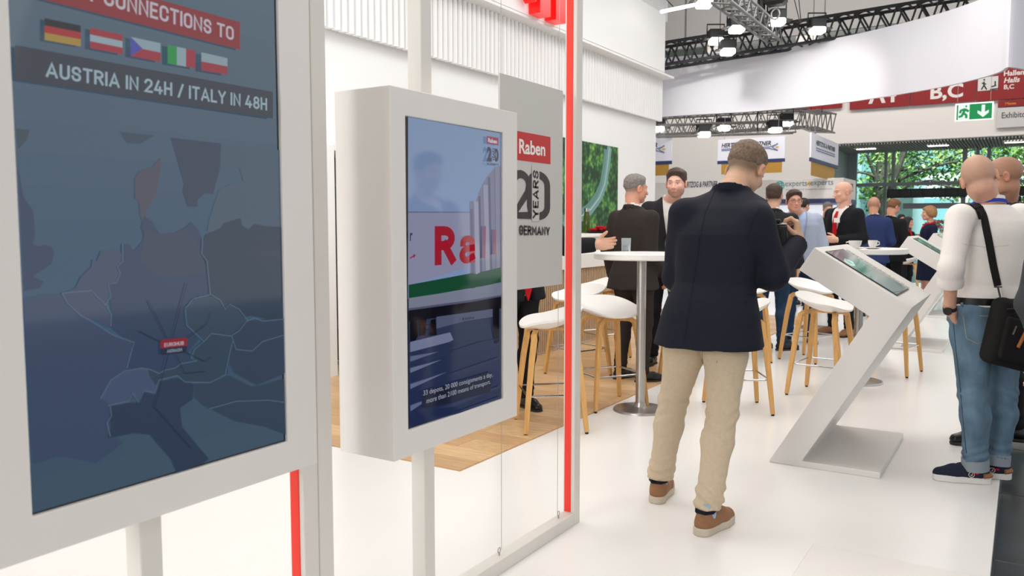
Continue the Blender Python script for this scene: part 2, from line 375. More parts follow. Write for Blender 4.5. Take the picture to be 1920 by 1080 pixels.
struct(MB().box((WX+.07, 2.0, zb1-.035), (WX+.33, yend+.0, zb1-.001)).build('trim_2', M['fascia']))
# large red letters standing on the band
bx = WX+.35
def ltr(ch, x0, x1, ytop_h, nm, label):
    y0 = yz(x0, 20, bx)[0]; y1 = yz(x1, 20, bx)[0]; z0 = yz(1057, 47, bx+.1)[1]
    mb = MB(); q = [(bx, y0, z0), (bx, y1, z0), (bx, y1, z0+ytop_h), (bx, y0, z0+ytop_h)]
    put_text(mb, ch, q, (1, 1, 1, 1), .05, 0, .16); o = mb.build('fascia_letter', M['redlit']); tag(o, label, 'letter', 'red letters on the fascia band')
ltr('n', 992, 1041, .80, 'n', 'red raised letter n at the right end of the white band')
ltr('e', 938, 986, .80, 'e', 'red raised letter e just left of the letter n on the white band')
# forest poster on the back wall, printed flat
ph = mat('forest_print', (60, 110, 60), .55)
nt = ph.node_tree; b = nt.nodes['Principled BSDF']; N = nt.nodes.new; L = nt.links.new
tc = N('ShaderNodeTexCoord'); n1 = N('ShaderNodeTexNoise'); n1.inputs['Scale'].default_value = 3.4; n1.inputs['Detail'].default_value = 8; n1.inputs['Roughness'].default_value = .65
vo = N('ShaderNodeTexVoronoi'); vo.inputs['Scale'].default_value = 13; L(tc.outputs['Object'], n1.inputs['Vector']); L(tc.outputs['Object'], vo.inputs['Vector'])
ad = N('ShaderNodeMath'); ad.operation = 'MULTIPLY_ADD'; L(vo.outputs['Distance'], ad.inputs[0]); ad.inputs[1].default_value = -.28; L(n1.outputs[0], ad.inputs[2])
cr = N('ShaderNodeValToRGB'); L(ad.outputs[0], cr.inputs[0]); e = cr.color_ramp.elements
e[0].position = .26; e[0].color = C3(18, 48, 22); e[1].position = .66; e[1].color = C3(176, 190, 80)
x_ = cr.color_ramp.elements.new(.38); x_.color = C3(40, 92, 44); x_ = cr.color_ramp.elements.new(.5); x_.color = C3(96, 152, 66)
L(cr.outputs[0], b.inputs['Base Color'])
py0 = yz(1010, 255)[0]; py1, pz1 = yz(1157, 277); pz0 = yz(1157, 452)[1]
pst = empty('forest_poster', (WX+.02, (py0+py1)/2, pz0), 'large forest photograph with a curving road, printed on the back wall', 'poster')
MB().box((WX+.002, py0, pz0), (WX+.02, py1, pz1)).build('print_panel', ph, pst)
road = Decal(lambda a, c: np.array([WX+.022, *yz(a, c, WX+.022)]), (1, 0, 0))
road.line([(1143, 276), (1139, 310), (1134, 345), (1124, 370), (1108, 392), (1092, 404), (1075, 412), (1050, 420)], (108, 150, 148), .17)
road.line([(1136, 280), (1132, 315), (1127, 345), (1117, 368), (1102, 388), (1085, 400), (1050, 412)], (90, 132, 128), .10)
road.line([(1143, 276), (1139, 310), (1134, 345), (1124, 370), (1108, 392), (1092, 404), (1075, 412)], (176, 200, 196), .02)
road.build('road_print', M['print'], pst)
sg = MB().box((WX, yz(1176, 330)[0], yz(1176, 334)[1]), (WX+.015, yz(1182, 330)[0], yz(1176, 329)[1])).build('light_switch', M['white'])
tag(sg, 'small white switch plate on the back wall beside the poster', 'switch')
# white partition with an open dark store room seen between the screens
dy0 = yz(606, 300)[0]; dy1 = yz(625, 300)[0]; dy2 = yz(640, 300)[0]+.3; dz = yz(616, 268)[1]
PX = -5.15
q0, zt = yz(600, 268, PX); q1 = yz(627, 280, PX)[0]; q2 = yz(650, 280, PX)[0]
cb = empty('store_cabinet', (PX-.2, q1, 0), 'white store cupboard with a dark open side behind the portrait screen', 'cupboard')
MB().box((WX+.01, q0-.8, 0), (PX, q1, zt), .004).build('side_panel', M['wall'], cb)
MB().box((WX+.01, q1, 0.02), (WX+.03, q2+.9, zt-.05)).build('back_panel', M['darkbox'], cb)
MB().box((WX+.01, q1, zt-.05), (PX, q2+.9, zt)).build('top_panel', M['wall'], cb)
for z in (.4, .9, 1.35, 1.7): MB().box((WX+.03, q1, z), (PX-.1, q2+.9, z+.02)).build('shelf', M['darkbox'], cb)
MB().box((WX+.01, q2+.9, 0), (PX, q2+.94, zt)).build('side_panel', M['wall'], cb)
# far hall wall with opening
YF = 24.0
xo = onY(1554, 260, YF)[0]; zo = onY(1750, 262, YF)[2]; zo = onY(1600, 268, YF)[2]
xr = 4.2
fw = struct(MB().box((-26, YF, 0), (xo, YF+.4, 9)).build('wall_far', M['hallwall']))
fw2 = struct(MB().box((xo, YF, zo), (9, YF+.4, 9)).build('wall_far_over_door', M['hallwall']))
fw3 = struct(MB().box((xr, YF, 0), (9, YF+.4, zo)).build('wall_far_right', M['hallwall']))
YG = 27.0
struct(MB().box((xo-.4, YF+.4, 0), (xo, YG+.3, zo)).build('wall_recess', mat('recess', (150, 166, 168), .6)))
sof = struct(MB().box((xo, YF+.02, zo-.02), (xr, YG+.3, zo+.2)).build('ceiling_soffit', M['soffit']))
sl = MB(); 
for i in range(120):
    x = xo+.05+i*.075
    if x < xr: sl.box((x, YF+.05, zo-.06), (x+.03, YG, zo-.02))
o = sl.build('slat', M['soffit'], sof); tag(o, kind='stuff')
for px in (1625, 1760, 1905):
    p = onY(px, 262 if px > 1700 else 264, YF+1.4); MB().box((p[0]-.25, YF+1.3, zo-.075), (p[0]+.25, YF+1.42, zo-.061)).build('soffit_lamp', M['lamp'], sof)
ceil = struct(MB().box((-26, -16, 9), (9, YF+.4, 9.2)).build('ceiling', M['hallgrey']))
# grey upper cladding and clerestory windows on the far wall
zc0 = onY(1400, 112, YF)[2]; zc1 = onY(1400, 78, YF)[2]
clad = struct(MB().box((-26, YF-.06, zc1), (9, YF-.001, 9)).build('wall_cladding', M['hallgrey']))
x = onY(1240, 100, YF)[0]-.5
dgl = mat('dark_window', (70, 76, 70), .15)
for k in range(5):
    wn = struct(MB().box((x, YF-.03, zc0), (x+1.95, YF-.005, zc1-.02)).build('window_%d' % (k+1), dgl)); x += 2.55
for k in range(7):
    xx = -10+k*2.3; p = MB().box((xx, YF-.11, zc1+1.0), (xx+.28, YF-.065, zc1+1.25)).build('vent_plate', mat('vent', (128, 124, 120), .7) if k == 0 else bpy.data.materials['vent'], clad)
# glazing of the entrance
gz = struct(MB().box((xo, YG, 0.0), (xr, YG+.02, zo)).build('window_6', M['glass']))
def vm(px, wd=.09, z0=0., mt='mull', y0=YG-.12):
    x = onY(px, 330, YG)[0]; MB().box((x-wd/2, y0, z0), (x+wd/2, YG-.005, zo)).build('mullion', M[mt], gz)
def hm(py, h, px0=1590, px1=1990, mt='mull', d=.12, px=1750):
    z = onY(px, py, YG)[2]; MB().box((max(xo, onY(px0, 330, YG)[0]), YG-d-.002, z-h/2), (onY(px1, 330, YG)[0], YG-.006, z+h/2)).build('transom', M[mt], gz)
for px, wd in ((1598, .28), (1661, .07), (1675, .09), (1808, .12), (1832, .09), (1853, .10), (1925, .1)): vm(px, wd)
hm(344, .10); hm(386, .16, 1696); hm(441, .06)
z = onY(1750, 361, YG-.5)[2]
ac = empty('air_curtain', (onY(1740, 361, YG-.5)[0], YG-.4, z-.14), 'long dark air curtain box across the glazed entrance', 'air curtain')
MB().box((onY(1664, 361, YG-.5)[0], YG-.62, z-.13), (onY(1812, 361, YG-.5)[0], YG-.13, z+.12), .01).build('casing', M['darkbox'], ac)
for k in range(8):
    xa = onY(1668, 361, YG-.5)[0]+k*.3; MB().box((xa, YG-.635, z-.09), (xa+.27, YG-.622, z+.08)).build('grille', M['lampbody'], ac)
ac2 = empty('air_curtain', (onY(1905, 361, YG-.5)[0], YG-.4, z-.14), 'second dark air curtain box at the right edge behind the man in glasses', 'air curtain')
MB().box((onY(1872, 361, YG-.5)[0], YG-.62, z-.13), (xr-.1, YG-.13, z+.12), .01).build('casing', M['darkbox'], ac2)
# outside: paving, pale building, tree
struct(MB().box((-30, 27.6, -.14), (30, 60, -.08)).build('pavement', mat('paving', (150, 150, 146), .8)))
of = empty('office_building', (0, 44, -.08), 'pale office block with glass bands beyond the entrance trees', 'building')
MB().box((-16, 44, -.08), (14, 50, 14)).build('wall', mat('pale_render', (226, 236, 240), .8), of)
gb = mat('office_glass', (120, 165, 175), .1)
for k in range(4):
    for j in range(13):
        x0 = -15.5+j*2.2; MB().box((x0, 43.9, .6+k*3.3), (x0+1.75, 43.99, 2.6+k*3.3)).build('window', gb, of)
lb = empty('glass_pavilion', (-9, 33, -.08), 'low turquoise glass pavilion seen through the entrance doors', 'building')
MB().box((-9.4, 34, -.08), (-3.6, 38, 9)).build('wall', mat('pale_teal', (158, 190, 194), .4), lb)
for k in range(5): MB().box((-5.2+k*.5-2.2, 33.93, 0), (-4.86+k*.5-2.2, 33.99, 8.6)).build('window', gb, lb)
tree = empty('street_tree', (onY(1652, 400, 30.5)[0], 30.5, -.08), 'leafy green street tree with a thick trunk outside the glass entrance', 'tree')
t0 = np.array(tree.location)
tk = MB(); tk.tube([t0, t0+(0.05, 0, 2.0), t0+(-.02, 0, 4.5), t0+(.1, 0, 7.5)], [.30, .25, .22, .12], 10)
tk.build('trunk', M['bark'], tree)
br = MB(); R = random.Random(3)
zz = lambda py: onY(1700, py, 30.5)[2]
def B(px0, py0, px1, py1, r0, r1, bend=.3):
    a = onY(px0, py0, 30.5); c = onY(px1, py1, 29.9); m = (a+c)/2+np.array([0, R.uniform(-.3, .3), bend*.4]); br.tube([a, (a+m)/2+np.array([0, 0, .05]), m, (m+c)/2+np.array([0, 0, .04]), c], [r0, r0*.85, r0*.65, r1*1.4, r1], 7)
for a in ((1660, 400, 1702, 270, .16, .07), (1652, 370, 1625, 290, .1, .04), (1672, 345, 1812, 300, .07, .03), (1690, 355, 1760, 340, .05, .02), (1660, 330, 1740, 318, .05, .02), (1700, 345, 1810, 360, .04, .02),
          (1650, 340, 1600, 325, .06, .03), (1740, 318, 1830, 280, .04, .02), (1800, 300, 1925, 318, .04, .02), (1812, 300, 1910, 250, .04, .02), (1650, 300, 1650, 150, .1, .05), (1700, 275, 1760, 180, .06, .02)): B(*a)
br.build('branch', M['bark'], tree)
lf = MB(); 
cl = [(onY(R.uniform(1625, 2010), R.triangular(150, 400, 290), 30.6+R.uniform(-1.6, 2.4)), R.uniform(.5, .95)) for _ in range(85)]
cl += [(onY(1640, R.uniform(350, 440), 31+R.uniform(-.5, .5)), .3) for _ in range(6)]
for c, s in cl:
    base = R.choice(((128, 168, 84), (112, 156, 76), (150, 182, 104), (170, 196, 120), (98, 140, 66)))
    for _ in range(150):
        d = np.array([R.gauss(0, .45), R.gauss(0, .4), R.gauss(0, .26)])*s; p = c+d; a = R.uniform(.05, .10)
        u = np.array([R.uniform(-1, 1) for _ in range(3)]); u /= np.linalg.norm(u); v = np.cross(u, [R.uniform(-1, 1) for _ in range(3)]); v /= np.linalg.norm(v)
        k = R.uniform(.8, 1.2); lf.add([p-u*a, p+v*a*.5, p+u*a, p-v*a*.5], [(0, 1, 2, 3)], col=C3(*[min(255, q*k) for q in base]))
o = lf.build('leaves', M['leaf'], tree, colors=True, fixn=False); tag(o, kind='stuff')
# ------------------------------------------------------------ hall signs on the far wall
def fplane(px, py, Y=YF-.1): return onY(px, py, Y)
def sign(name, label, cat, px0, px1, pyb, pyt, m, Y=YF-.1, d=.06, group=None):
    """board whose lower-left corner is at pixel (px0,pyb), lower-right x at px1, top at pyt (left edge)"""
    a = onY(px0, pyb, Y); c = onY(px0, pyt, Y); x1 = onY(px1, pyb, Y)[0]
    e = empty(name, ((a[0]+x1)/2, Y, a[2]), label, cat, group)
    MB().box((a[0], Y, a[2]), (x1, Y+d, c[2])).build('board', m, e); return e, a[0], x1, a[2], c[2]
def stext(e, s, px, pyb, pyt, col, Y, bold=.03, shear=0, name='lettering', m=None):
    a = onY(px[0], pyb, Y); c = onY(px[0], pyt, Y); x1 = onY(px[1], pyb, Y)[0]
    mb = MB(); put_text(mb, s, [(a[0], Y, a[2]), (x1, Y, a[2]), (x1, Y, c[2]), (a[0], Y, c[2])], C3(*col), bold, shear)
    return mb.build(name, m or M['print'], e, colors=True, fixn=False)
YS = YF-.1
e, *_ = sign('hall_sign', 'red hanging hall board reading A4, left of the B,C board', 'sign', 1593, 1705, 206, 130, M['redsign'], YS)
stext(e, 'A4', (1628, 1680), 195, 160, (210, 205, 200), YS-.005)
e, *_ = sign('hall_sign', 'red hall board with large white letters B,C', 'sign', 1707, 1828, 198, 122, M['redsign'], YS)
stext(e, 'B,C', (1744, 1805), 191, 160, (214, 208, 202), YS-.005)
e, *_ = sign('hall_sign', 'red hall board reading Hallen Halls B,C beside an escalator pictogram', 'sign', 1830, 1990, 190, 114, M['redsign'], YS)
for k, t in enumerate(('Hallen', 'Halls', 'B,C')): stext(e, t, (1882, 1882+(38, 30, 19)[k]), 143+k*13, 133+k*13, (214, 200, 196), YS-.005, .03, .2 if k == 1 else 0)
a = onY(1833, 171, YS); c = onY(1872, 144, YS); MB().box((a[0], YS-.012, a[2]), (c[0], YS-.001, c[2]+.02)).build('pictogram_panel', M['panelgrey'], e)
d = Decal(lambda x, y: onY(x, y, YS-.014), (0, -1, 0), .001)
blk = (30, 28, 30)
for ln in ([(1840, 168), (1845, 160), (1845, 153)], [(1845, 160), (1850, 168)], [(1841, 156), (1849, 158)], [(1856, 168), (1872, 166)], [(1858, 163), (1868, 160)], [(1866, 160), (1866, 152)]): d.line(ln, blk, .03)
d.poly([(1844, 151), (1847, 151), (1847, 148), (1844, 148)], blk); d.build('pictogram', M['print'], e)
e, *_ = sign('hall_sign', 'short red board left of the A4 board', 'sign', 1480, 1578, 209, 170, M['redsign'], YS)
e, *_ = sign('hall_sign', 'small red board above the exhibitors board at the right edge', 'sign', 1871, 1990, 201, 189, M['redsign'], YS)
stext(e, 'Messe', (1885, 1905), 197, 192, (205, 120, 50), YS-.005)
e, *_ = sign('hall_sign', 'white exhibitors board at the right edge under the small red board', 'sign', 1868, 1990, 240, 203, mat('sign_white', (196, 192, 190), .6), YS)
stext(e, 'Exhibitors', (1878, 1934), 222, 211, (70, 68, 72), YS-.005, .01)
# emergency exit sign
YX = YF-1.2
e = empty('exit_sign', onY(1827, 227, YX), 'lit green and white emergency exit sign with running figure and down arrow', 'sign')
a = onY(1790, 228, YX); x1 = onY(1862, 228, YX)[0]; zt_ = onY(1790, 195, YX)[2]
MB().box((a[0], YX, a[2]), (x1, YX+.1, zt_), .01).build('housing', mat('exit_white', (235, 240, 238), .5, emit=(235, 240, 238), es=.6), e)
w_ = x1-a[0]; h_ = zt_-a[2]; d = Decal(lambda u, v: np.array([a[0]+u*w_, YX-.004, a[2]+v*h_]), (0, -1, 0), .002)
gr = (0, 140, 74); wt = (230, 245, 238)
d.poly([(.04, .07), (.96, .07), (.96, .93), (.04, .93)], gr)
d.poly([(.08, .07), (.38, .07), (.38, .93), (.08, .93)], wt)
d.poly([(.69, .85), (.78, .85), (.78, .45), (.88, .55), (.88, .40), (.735, .16), (.59, .40), (.59, .55), (.69, .45)], wt)
for ln in ([(.27, .70), (.22, .45)], [(.22, .45), (.30, .32), (.30, .15)], [(.22, .45), (.18, .28), (.10, .24)], [(.26, .66), (.36, .52)], [(.26, .66), (.16, .60), (.13, .45)]): d.line(ln, gr, .055)
d.poly([(.27, .76), (.31, .76), (.31, .87), (.27, .87)], gr)
d.build('pictogram', mat('exit_picto', (0, 0, 0), .5, emit='attr', es=.9), e)
for px in (1795, 1857):
    p = onY(px, 195, YX); MB().tube([(p[0], YX+.05, p[2]-.02), (p[0], YX+.05, 8.995)], .006, 6).build('suspension_wire', M['trusssil'], e)
# ------------------------------------------------------------ curved white banner hung over the neighbouring stand
zb = H+2.25; zt = H+2.25*1.535
bp = [gnd(x, y, zb) for x, y in ((1236, 219.5), (1320, 214), (1400, 209.5), (1480, 203), (1552, 196), (1620, 187), (1700, 174.5), (1760, 164), (1815, 152), (1850, 143), (1876, 134), (1890, 126))]
bp = [np.array([p[0], p[1]]) for p in bp]
def catm(P, n=6):
    P = [2*P[0]-P[1]]+list(P)+[2*P[-1]-P[-2]]; o = []
    for i in range(1, len(P)-2):
        for k in range(n):
            t = k/n; o.append(.5*((2*P[i])+(-P[i-1]+P[i+1])*t+(2*P[i-1]-5*P[i]+4*P[i+1]-P[i+2])*t*t+(-P[i-1]+3*P[i]-3*P[i+1]+P[i+2])*t**3))
    return o+[P[-2]]
# close the ring round the right side and back
e1 = bp[-1]; ext = [e1+np.array(v) for v in ((.20, .30), (.34, .75), (.40, 1.5), (.30, 2.6))]
st = bp[0]; pre = [st+np.array(v) for v in ((-2.0, .9), (-1.0, .35))]
cv = catm(pre+bp+ext, 6); ban = MB(); n = len(cv); V = []
for i, p in enumerate(cv):
    t = cv[min(i+1, n-1)]-cv[max(i-1, 0)]; t = t/np.linalg.norm(t); nn = np.array([-t[1], t[0]])*.05
    for q, z in ((p, zb), (p, zt), (p+nn, zt), (p+nn, zb)): V.append((q[0], q[1], z))
fs = []
for i in range(n-1):
    for k in range(4): fs.append((i*4+k, i*4+(k+1) % 4, i*4+4+(k+1) % 4, i*4+4+k))
ban.add(V, fs, True); o = ban.build('curved_banner', M['cloth']); tag(o, 'long curved white cloth banner hanging over the neighbouring stand', 'banner')
# trusses
def truss(p0, p1, s, label, m, n, r=.025, group='lighting trusses', up=(0, 0, 1)):
    p0 = np.array(p0, float); p1 = np.array(p1, float); t = (p1-p0)/np.linalg.norm(p1-p0); a = np.cross(t, up); a /= np.linalg.norm(a); b = np.cross(a, t)
    e = empty('lighting_truss', p0, label, 'truss', group); cs = []
    for u, v in ((-1, -1), (1, -1), (1, 1), (-1, 1)):
        o = a*u*s/2+b*v*s/2; cs.append(o); MB().tube([p0+o, p1+o], r, 8).build('chord', m, e)
    br = MB(); L = np.linalg.norm(p1-p0); n = int(n*.55)
    for i in range(n):
        A = p0+t*L*i/n; Bm = p0+t*L*(i+.5)/n; Cc = p0+t*L*(i+1)/n
        for k in range(4):
            c0, c1 = cs[k], cs[(k+1) % 4]; br.tube([A+c0, Bm+c1], r*.6, 5); br.tube([Bm+c1, Cc+c0], r*.6, 5)
    o = br.build('bracing', m, e); o['kind'] = 'stuff'
    for t_ in (.2, .8):
        q = p0+t*L*t_; MB().tube([q+(0, 0, s/2), (q[0], q[1], 8.995)], .007, 5).build('suspension_cable', M['trussdark'], e)
    return e
truss(at(1225, 108, 16.5), at(1900, 2, 15.0), .42, 'dark box truss running above the curved white banner', M['trussdark'], 34, .032)
truss(at(1352, -14, 11.5), at(1453, 66, 15.4), .25, 'grey truss crossing diagonally down to the dark truss', M['trussmid'], 16, .024)
za = gnd
tr0 = at(1225, 238, 18.4); tr1 = onY(1505, 222, tr0[1]); tr1[2] = tr0[2]
truss(tr0, at(1512, 222, 18.0), .38, 'silver box truss under the banner carrying stage lamps', M['trussmid2'], 20, .02)
truss(at(1514, 222, 17.9), at(1548, 232, 16.2), .36, 'short silver truss returning at the right corner of the lamp truss', M['trussmid2'], 8, .02)
truss(at(1232, 246, 17.4), at(1490, 238, 17.2), .24, 'lower thin silver truss nearer the stand', M['trussmid2'], 20, .016)
# lamps
def lamp(px, py, d, label, lit=True, s=.34, tilt=0):
    c = at(px, py, d); e = empty('stage_lamp', c, label, 'lamp', None, TH)
    M_ = Matrix.Translation(c) @ Matrix.Rotation(TH, 4, 'Z') @ Matrix.Rotation(tilt, 4, 'X')
    def tr(mb): mb.v = [tuple(M_ @ Vector(v)) for v in mb.v]; return mb
    tr(MB().box((-s/2, -.1, .02), (s/2, .16, .2), .02)).build('housing', M['lampbody'], e)
    tr(MB().box((-s*.42, -.13, -.07), (s*.42, .10, .035), .02)).build('lens', M['lamp'], e)
    tr(MB().tube([(-s/2-.02, .02, .1), (-s/2-.02, .02, .30), (s/2+.02, .02, .30), (s/2+.02, .02, .1)], .014, 6)).build('yoke', M['lampbody'], e)
    for sx in (-1, 1): tr(MB().add([(sx*s/2, -.1, .02), (sx*(s/2+.10), -.12, .0), (sx*(s/2+.10), .1, .0), (sx*s/2, .12, .02), (sx*s/2, -.1, .03), (sx*(s/2+.10), -.12, .01), (sx*(s/2+.10), .1, .01), (sx*s/2, .12, .03)], [(0, 1, 2, 3), (4, 5, 6, 7), (0, 1, 5, 4), (1, 2, 6, 5), (2, 3, 7, 6), (3, 0, 4, 7)])).build('barn_door', M['lampbody'], e)
    return c
for a in ((1320, 6, 13.2, 'glowing lamp at the end of the white light strip'), (1381, 54, 14.5, 'glowing lamp left of the truss crossing'), (1457, 40, 14.5, 'glowing lamp just below the black chain hoist'),
          (1342, 76, 15.6, 'glowing lamp on the dark truss, leftmost above the banner'), (1364, 96, 15.2, 'glowing lamp touching the top edge of the banner'), (1532, 56, 15.0, 'glowing lamp on the dark truss right of the hoist')): lamp(*a, s=.28)
for a in ((1320, 251, 17.3, 'black stage lamp hanging above the left blue and white sign gap'), (1357, 239, 17.6, 'black stage lamp above the partner sign, left of the photographer'), (1453, 243, 17.1, 'lower lamp of the pair above the sign, right of the photographer'),
          (1474, 230, 17.4, 'upper lamp of the pair at the right of the silver truss'), (1234, 241, 17.6, 'black stage lamp half hidden by the white fascia')): lamp(*a, s=.27)
o = MB().tube([at(1240, 22, 12.5), at(1312, 7, 13.0)], .025, 8).build('light_strip', M['lamp']); tag(o, 'thin white light strip under the hall roof', 'lamp')
h0 = at(1452, 4, 14.2); e = empty('chain_hoist', h0, 'black chain hoist hanging above the truss crossing', 'hoist')
MB().box(h0+np.array([-.16, -.14, -.06]), h0+np.array([.20, .14, .35]), .05).build('motor', M['lampbody'], e)
MB().tube([h0+np.array([-.14, 0, .2]), h0+np.array([-.22, 0, .1]), h0+np.array([-.22, 0, -.3]), h0+np.array([-.12, 0, -.38])], .07, 8).build('chain_bag', M['lampbody'], e)
MB().tube([h0+np.array([.02+.07*math.cos(a), 0, -.2+.09*math.sin(a)]) for a in np.linspace(0, 6.28, 12)], .015, 6).build('hook', M['trusssil'], e)
for k, (xa, ya, xb, yb) in enumerate(((1240, -10, 1268, 18), (1487, -10, 1500, 42), (1497, -10, 1502, 42))):
    o = MB().tube([at(xa, ya, 14.6), at(xb, yb, 14.6)], .008, 6).build('steel_cable', M['trussdark'])
    tag(o, ('thin cable above the white light strip', 'thin steel cable left of a pair above the banner', 'thin steel cable right of a pair above the banner')[k], 'cable')
o = MB().tube([at(1420, 252, 17.8), at(1420, 252, 17.8)+np.array([0, 0, 8.995-at(1420, 252, 17.8)[2]])], .015, 6).build('hanging_rod', M['trussdark']); tag(o, 'thin dark rod between the banner and the partner sign', 'rod')
for (tx, ty, en) in ((1325, 145, 230), (1545, 115, 290)):
    t = at(tx, ty, 14.5 if tx > 1400 else 15.8); s_ = t+np.array([.3, -1.9, .9]); spot('banner_spot', s_, t, en, 48, 1.0)
# ------------------------------------------------------------ neighbouring stand: hanging signs, header box
YH = 16.5
def hsign(px0, px1, pyt, pyb, label, full=True):
    a = onY(px0, pyb, YH); b_ = onY(px1, pyb, YH); t = onY(px0, pyt, YH); h = t[2]-a[2]
    e = empty('hanging_sign', ((a[0]+b_[0])/2, YH, a[2]), label, 'sign', 'logistics partner signs')
    MB().box((a[0], YH, a[2]+h*.13), (b_[0], YH+.03, t[2]), .003).build('board', mat('sign_board', (222, 222, 232), .6) if 'sign_board' not in bpy.data.materials else bpy.data.materials['sign_board'], e)
    MB().box((a[0], YH-.004, a[2]), (b_[0], YH+.034, a[2]+h*.13)).build('navy_edge', M['navy'], e)
    ww = b_[0]-a[0]
    MB().box((a[0]+ww*.06, YH+.01, a[2]-h*.42), (b_[0]-ww*.04, YH+.02, a[2]+.01)).build('gold_panel', M['gold'], e)
    d = Decal(lambda u, v: np.array([a[0]+u*ww, YH-.006, a[2]+v*h]), (0, -1, 0), .001)
    d.text('HERTZOG & PARTNER', [(.06, .66), (.80, .66), (.80, .84), (.06, .84)], (38, 40, 66), .03, .25)
    for v in (.60, .54): d.line([(.06, v), (.78, v), (.90, v+(.1 if v > .57 else -.1))], (110, 118, 150), .02)
    d.line([(.90, .72), (.82, .58), (.90, .44)], (110, 118, 150), .03)
    d.poly([(.86, .58), (.89, .62), (.92, .58), (.89, .54)], (214, 160, 40)); d.build('lettering', M['print'], e)
    for u in (.1, .9): MB().tube([(a[0]+u*ww, YH+.015, t[2]-.01), (a[0]+u*ww, YH+.015, t[2]+.5)], .004, 5).build('wire', M['trusssil'], e)
hsign(1345, 1471, 262, 308, 'white partner sign with navy edge hanging behind the photographer\'s head')
hsign(1130, 1259, 266, 313, 'white partner sign with navy edge half hidden by the stand wall')
# side sign facing the aisle
p = onY(1522, 248, YH-.5); X0 = p[0]; e = empty('hanging_sign', (X0, YH, p[2]-.8), 'narrow partner sign seen edge-on, facing the aisle', 'sign', 'logistics partner signs')
zt2 = p[2]; zb2 = onY(1522, 302, YH-.5)[2]; ye = YH+2.1
MB().box((X0-.03, YH-.5, zb2+.06), (X0, ye, zt2)).build('board', bpy.data.materials['sign_board'], e)
MB().box((X0-.034, YH-.5, zb2), (X0+.004, ye, zb2+.07)).build('navy_edge', M['navy'], e)
MB().box((X0-.02, YH-.4, zb2-.26), (X0-.01, ye-.3, zb2+.01)).build('gold_panel', M['gold'], e)
d = Decal(lambda u, v: np.array([X0+.003, YH-.5+u*(ye-YH+.5), zb2+v*(zt2-zb2)]), (1, 0, 0), .001)
d.text('HERTZOG & PARTNER', [(.15, .62), (.85, .62), (.85, .80), (.15, .80)], (38, 40, 66), .03, .2)
for v in (.52, .44): d.line([(.15, v), (.85, v)], (110, 118, 150), .02)
d.build('lettering', M['print'], e)
# header of the neighbouring stand and its lit back wall
YB = 17.6; a = onY(1581, 372, YB); t = onY(1581, 333, YB)
hd = empty('stand_header', (a[0]-2, YB, 0), 'white stand header reading experts4experts over a lit wall', 'stand')
MB().box((-12, YB, a[2]), (a[0], YB+1.4, t[2]), .005).build('header_box', mat('header_white', (214, 210, 206), .6), hd)
MB().box((-12, YB-.01, a[2]-.09), (a[0]+.01, YB+1.4, a[2]-.001)).build('navy_edge', M['navy'], hd)
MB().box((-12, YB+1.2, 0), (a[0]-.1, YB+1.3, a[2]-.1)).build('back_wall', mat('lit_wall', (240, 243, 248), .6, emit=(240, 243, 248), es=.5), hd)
MB().box((a[0]-.14, YB+.1, 0), (a[0]-.05, YB+.2, a[2])).build('post', M['wall'], hd)
def ht(s, x0, x1, y0, y1, col, bold=.02, shear=0, nm='lettering'):
    A = onY(x0, y1, YB-.012); A2 = onY(x1, y1, YB-.012); T = onY(x0, y0, YB-.012); mb = MB()
    put_text(mb, s, [(A[0], A[1], A[2]), (A2[0], A[1], A[2]), (A2[0], A[1], T[2]), (A[0], A[1], T[2])], C3(*col), bold, shear); mb.build(nm, M['print'], hd, colors=True, fixn=False)
ht('experts', 1472, 1513, 341, 353, (98, 124, 134), .0); ht('4', 1513, 1519, 339, 350, (222, 160, 50), .01); ht('experts', 1519, 1562, 339, 351, (98, 124, 134), .0)
ht('HERTZOG & PARTNER', 1280, 1345, 341, 352, (50, 52, 72), .02, .2)
ht('logistics and customs solutions', 1474, 1560, 354, 358, (150, 152, 156), .01)
gc = onY(1462, 348, YB-.014); d = Decal(lambda u, v: gc+np.array([u, 0, v])*.09, (0, -1, 0), .001); tq = (60, 160, 160)
for rx in (1, .55): 
    an = np.linspace(0, 2*math.pi, 17); d.line([(rx*math.cos(q), math.sin(q)) for q in an], tq, .018)
for v in (-.5, 0, .5): d.line([(-math.sqrt(1-v*v), v), (math.sqrt(1-v*v), v)], tq, .018)
d.build('globe_emblem', M['print'], hd)
d = Decal(lambda u, v: np.array([a[0]+.004, YB+.1+u*1.2, a[2]+v*(t[2]-a[2])]), (1, 0, 0), .001)
d.text('HERTZOG & PARTNER', [(.1, .55), (.8, .55), (.8, .8), (.1, .8)], (60, 62, 82), .02, .2); d.line([(.1, .45), (.8, .45)], (110, 118, 150), .03); d.build('side_lettering', M['print'], hd)
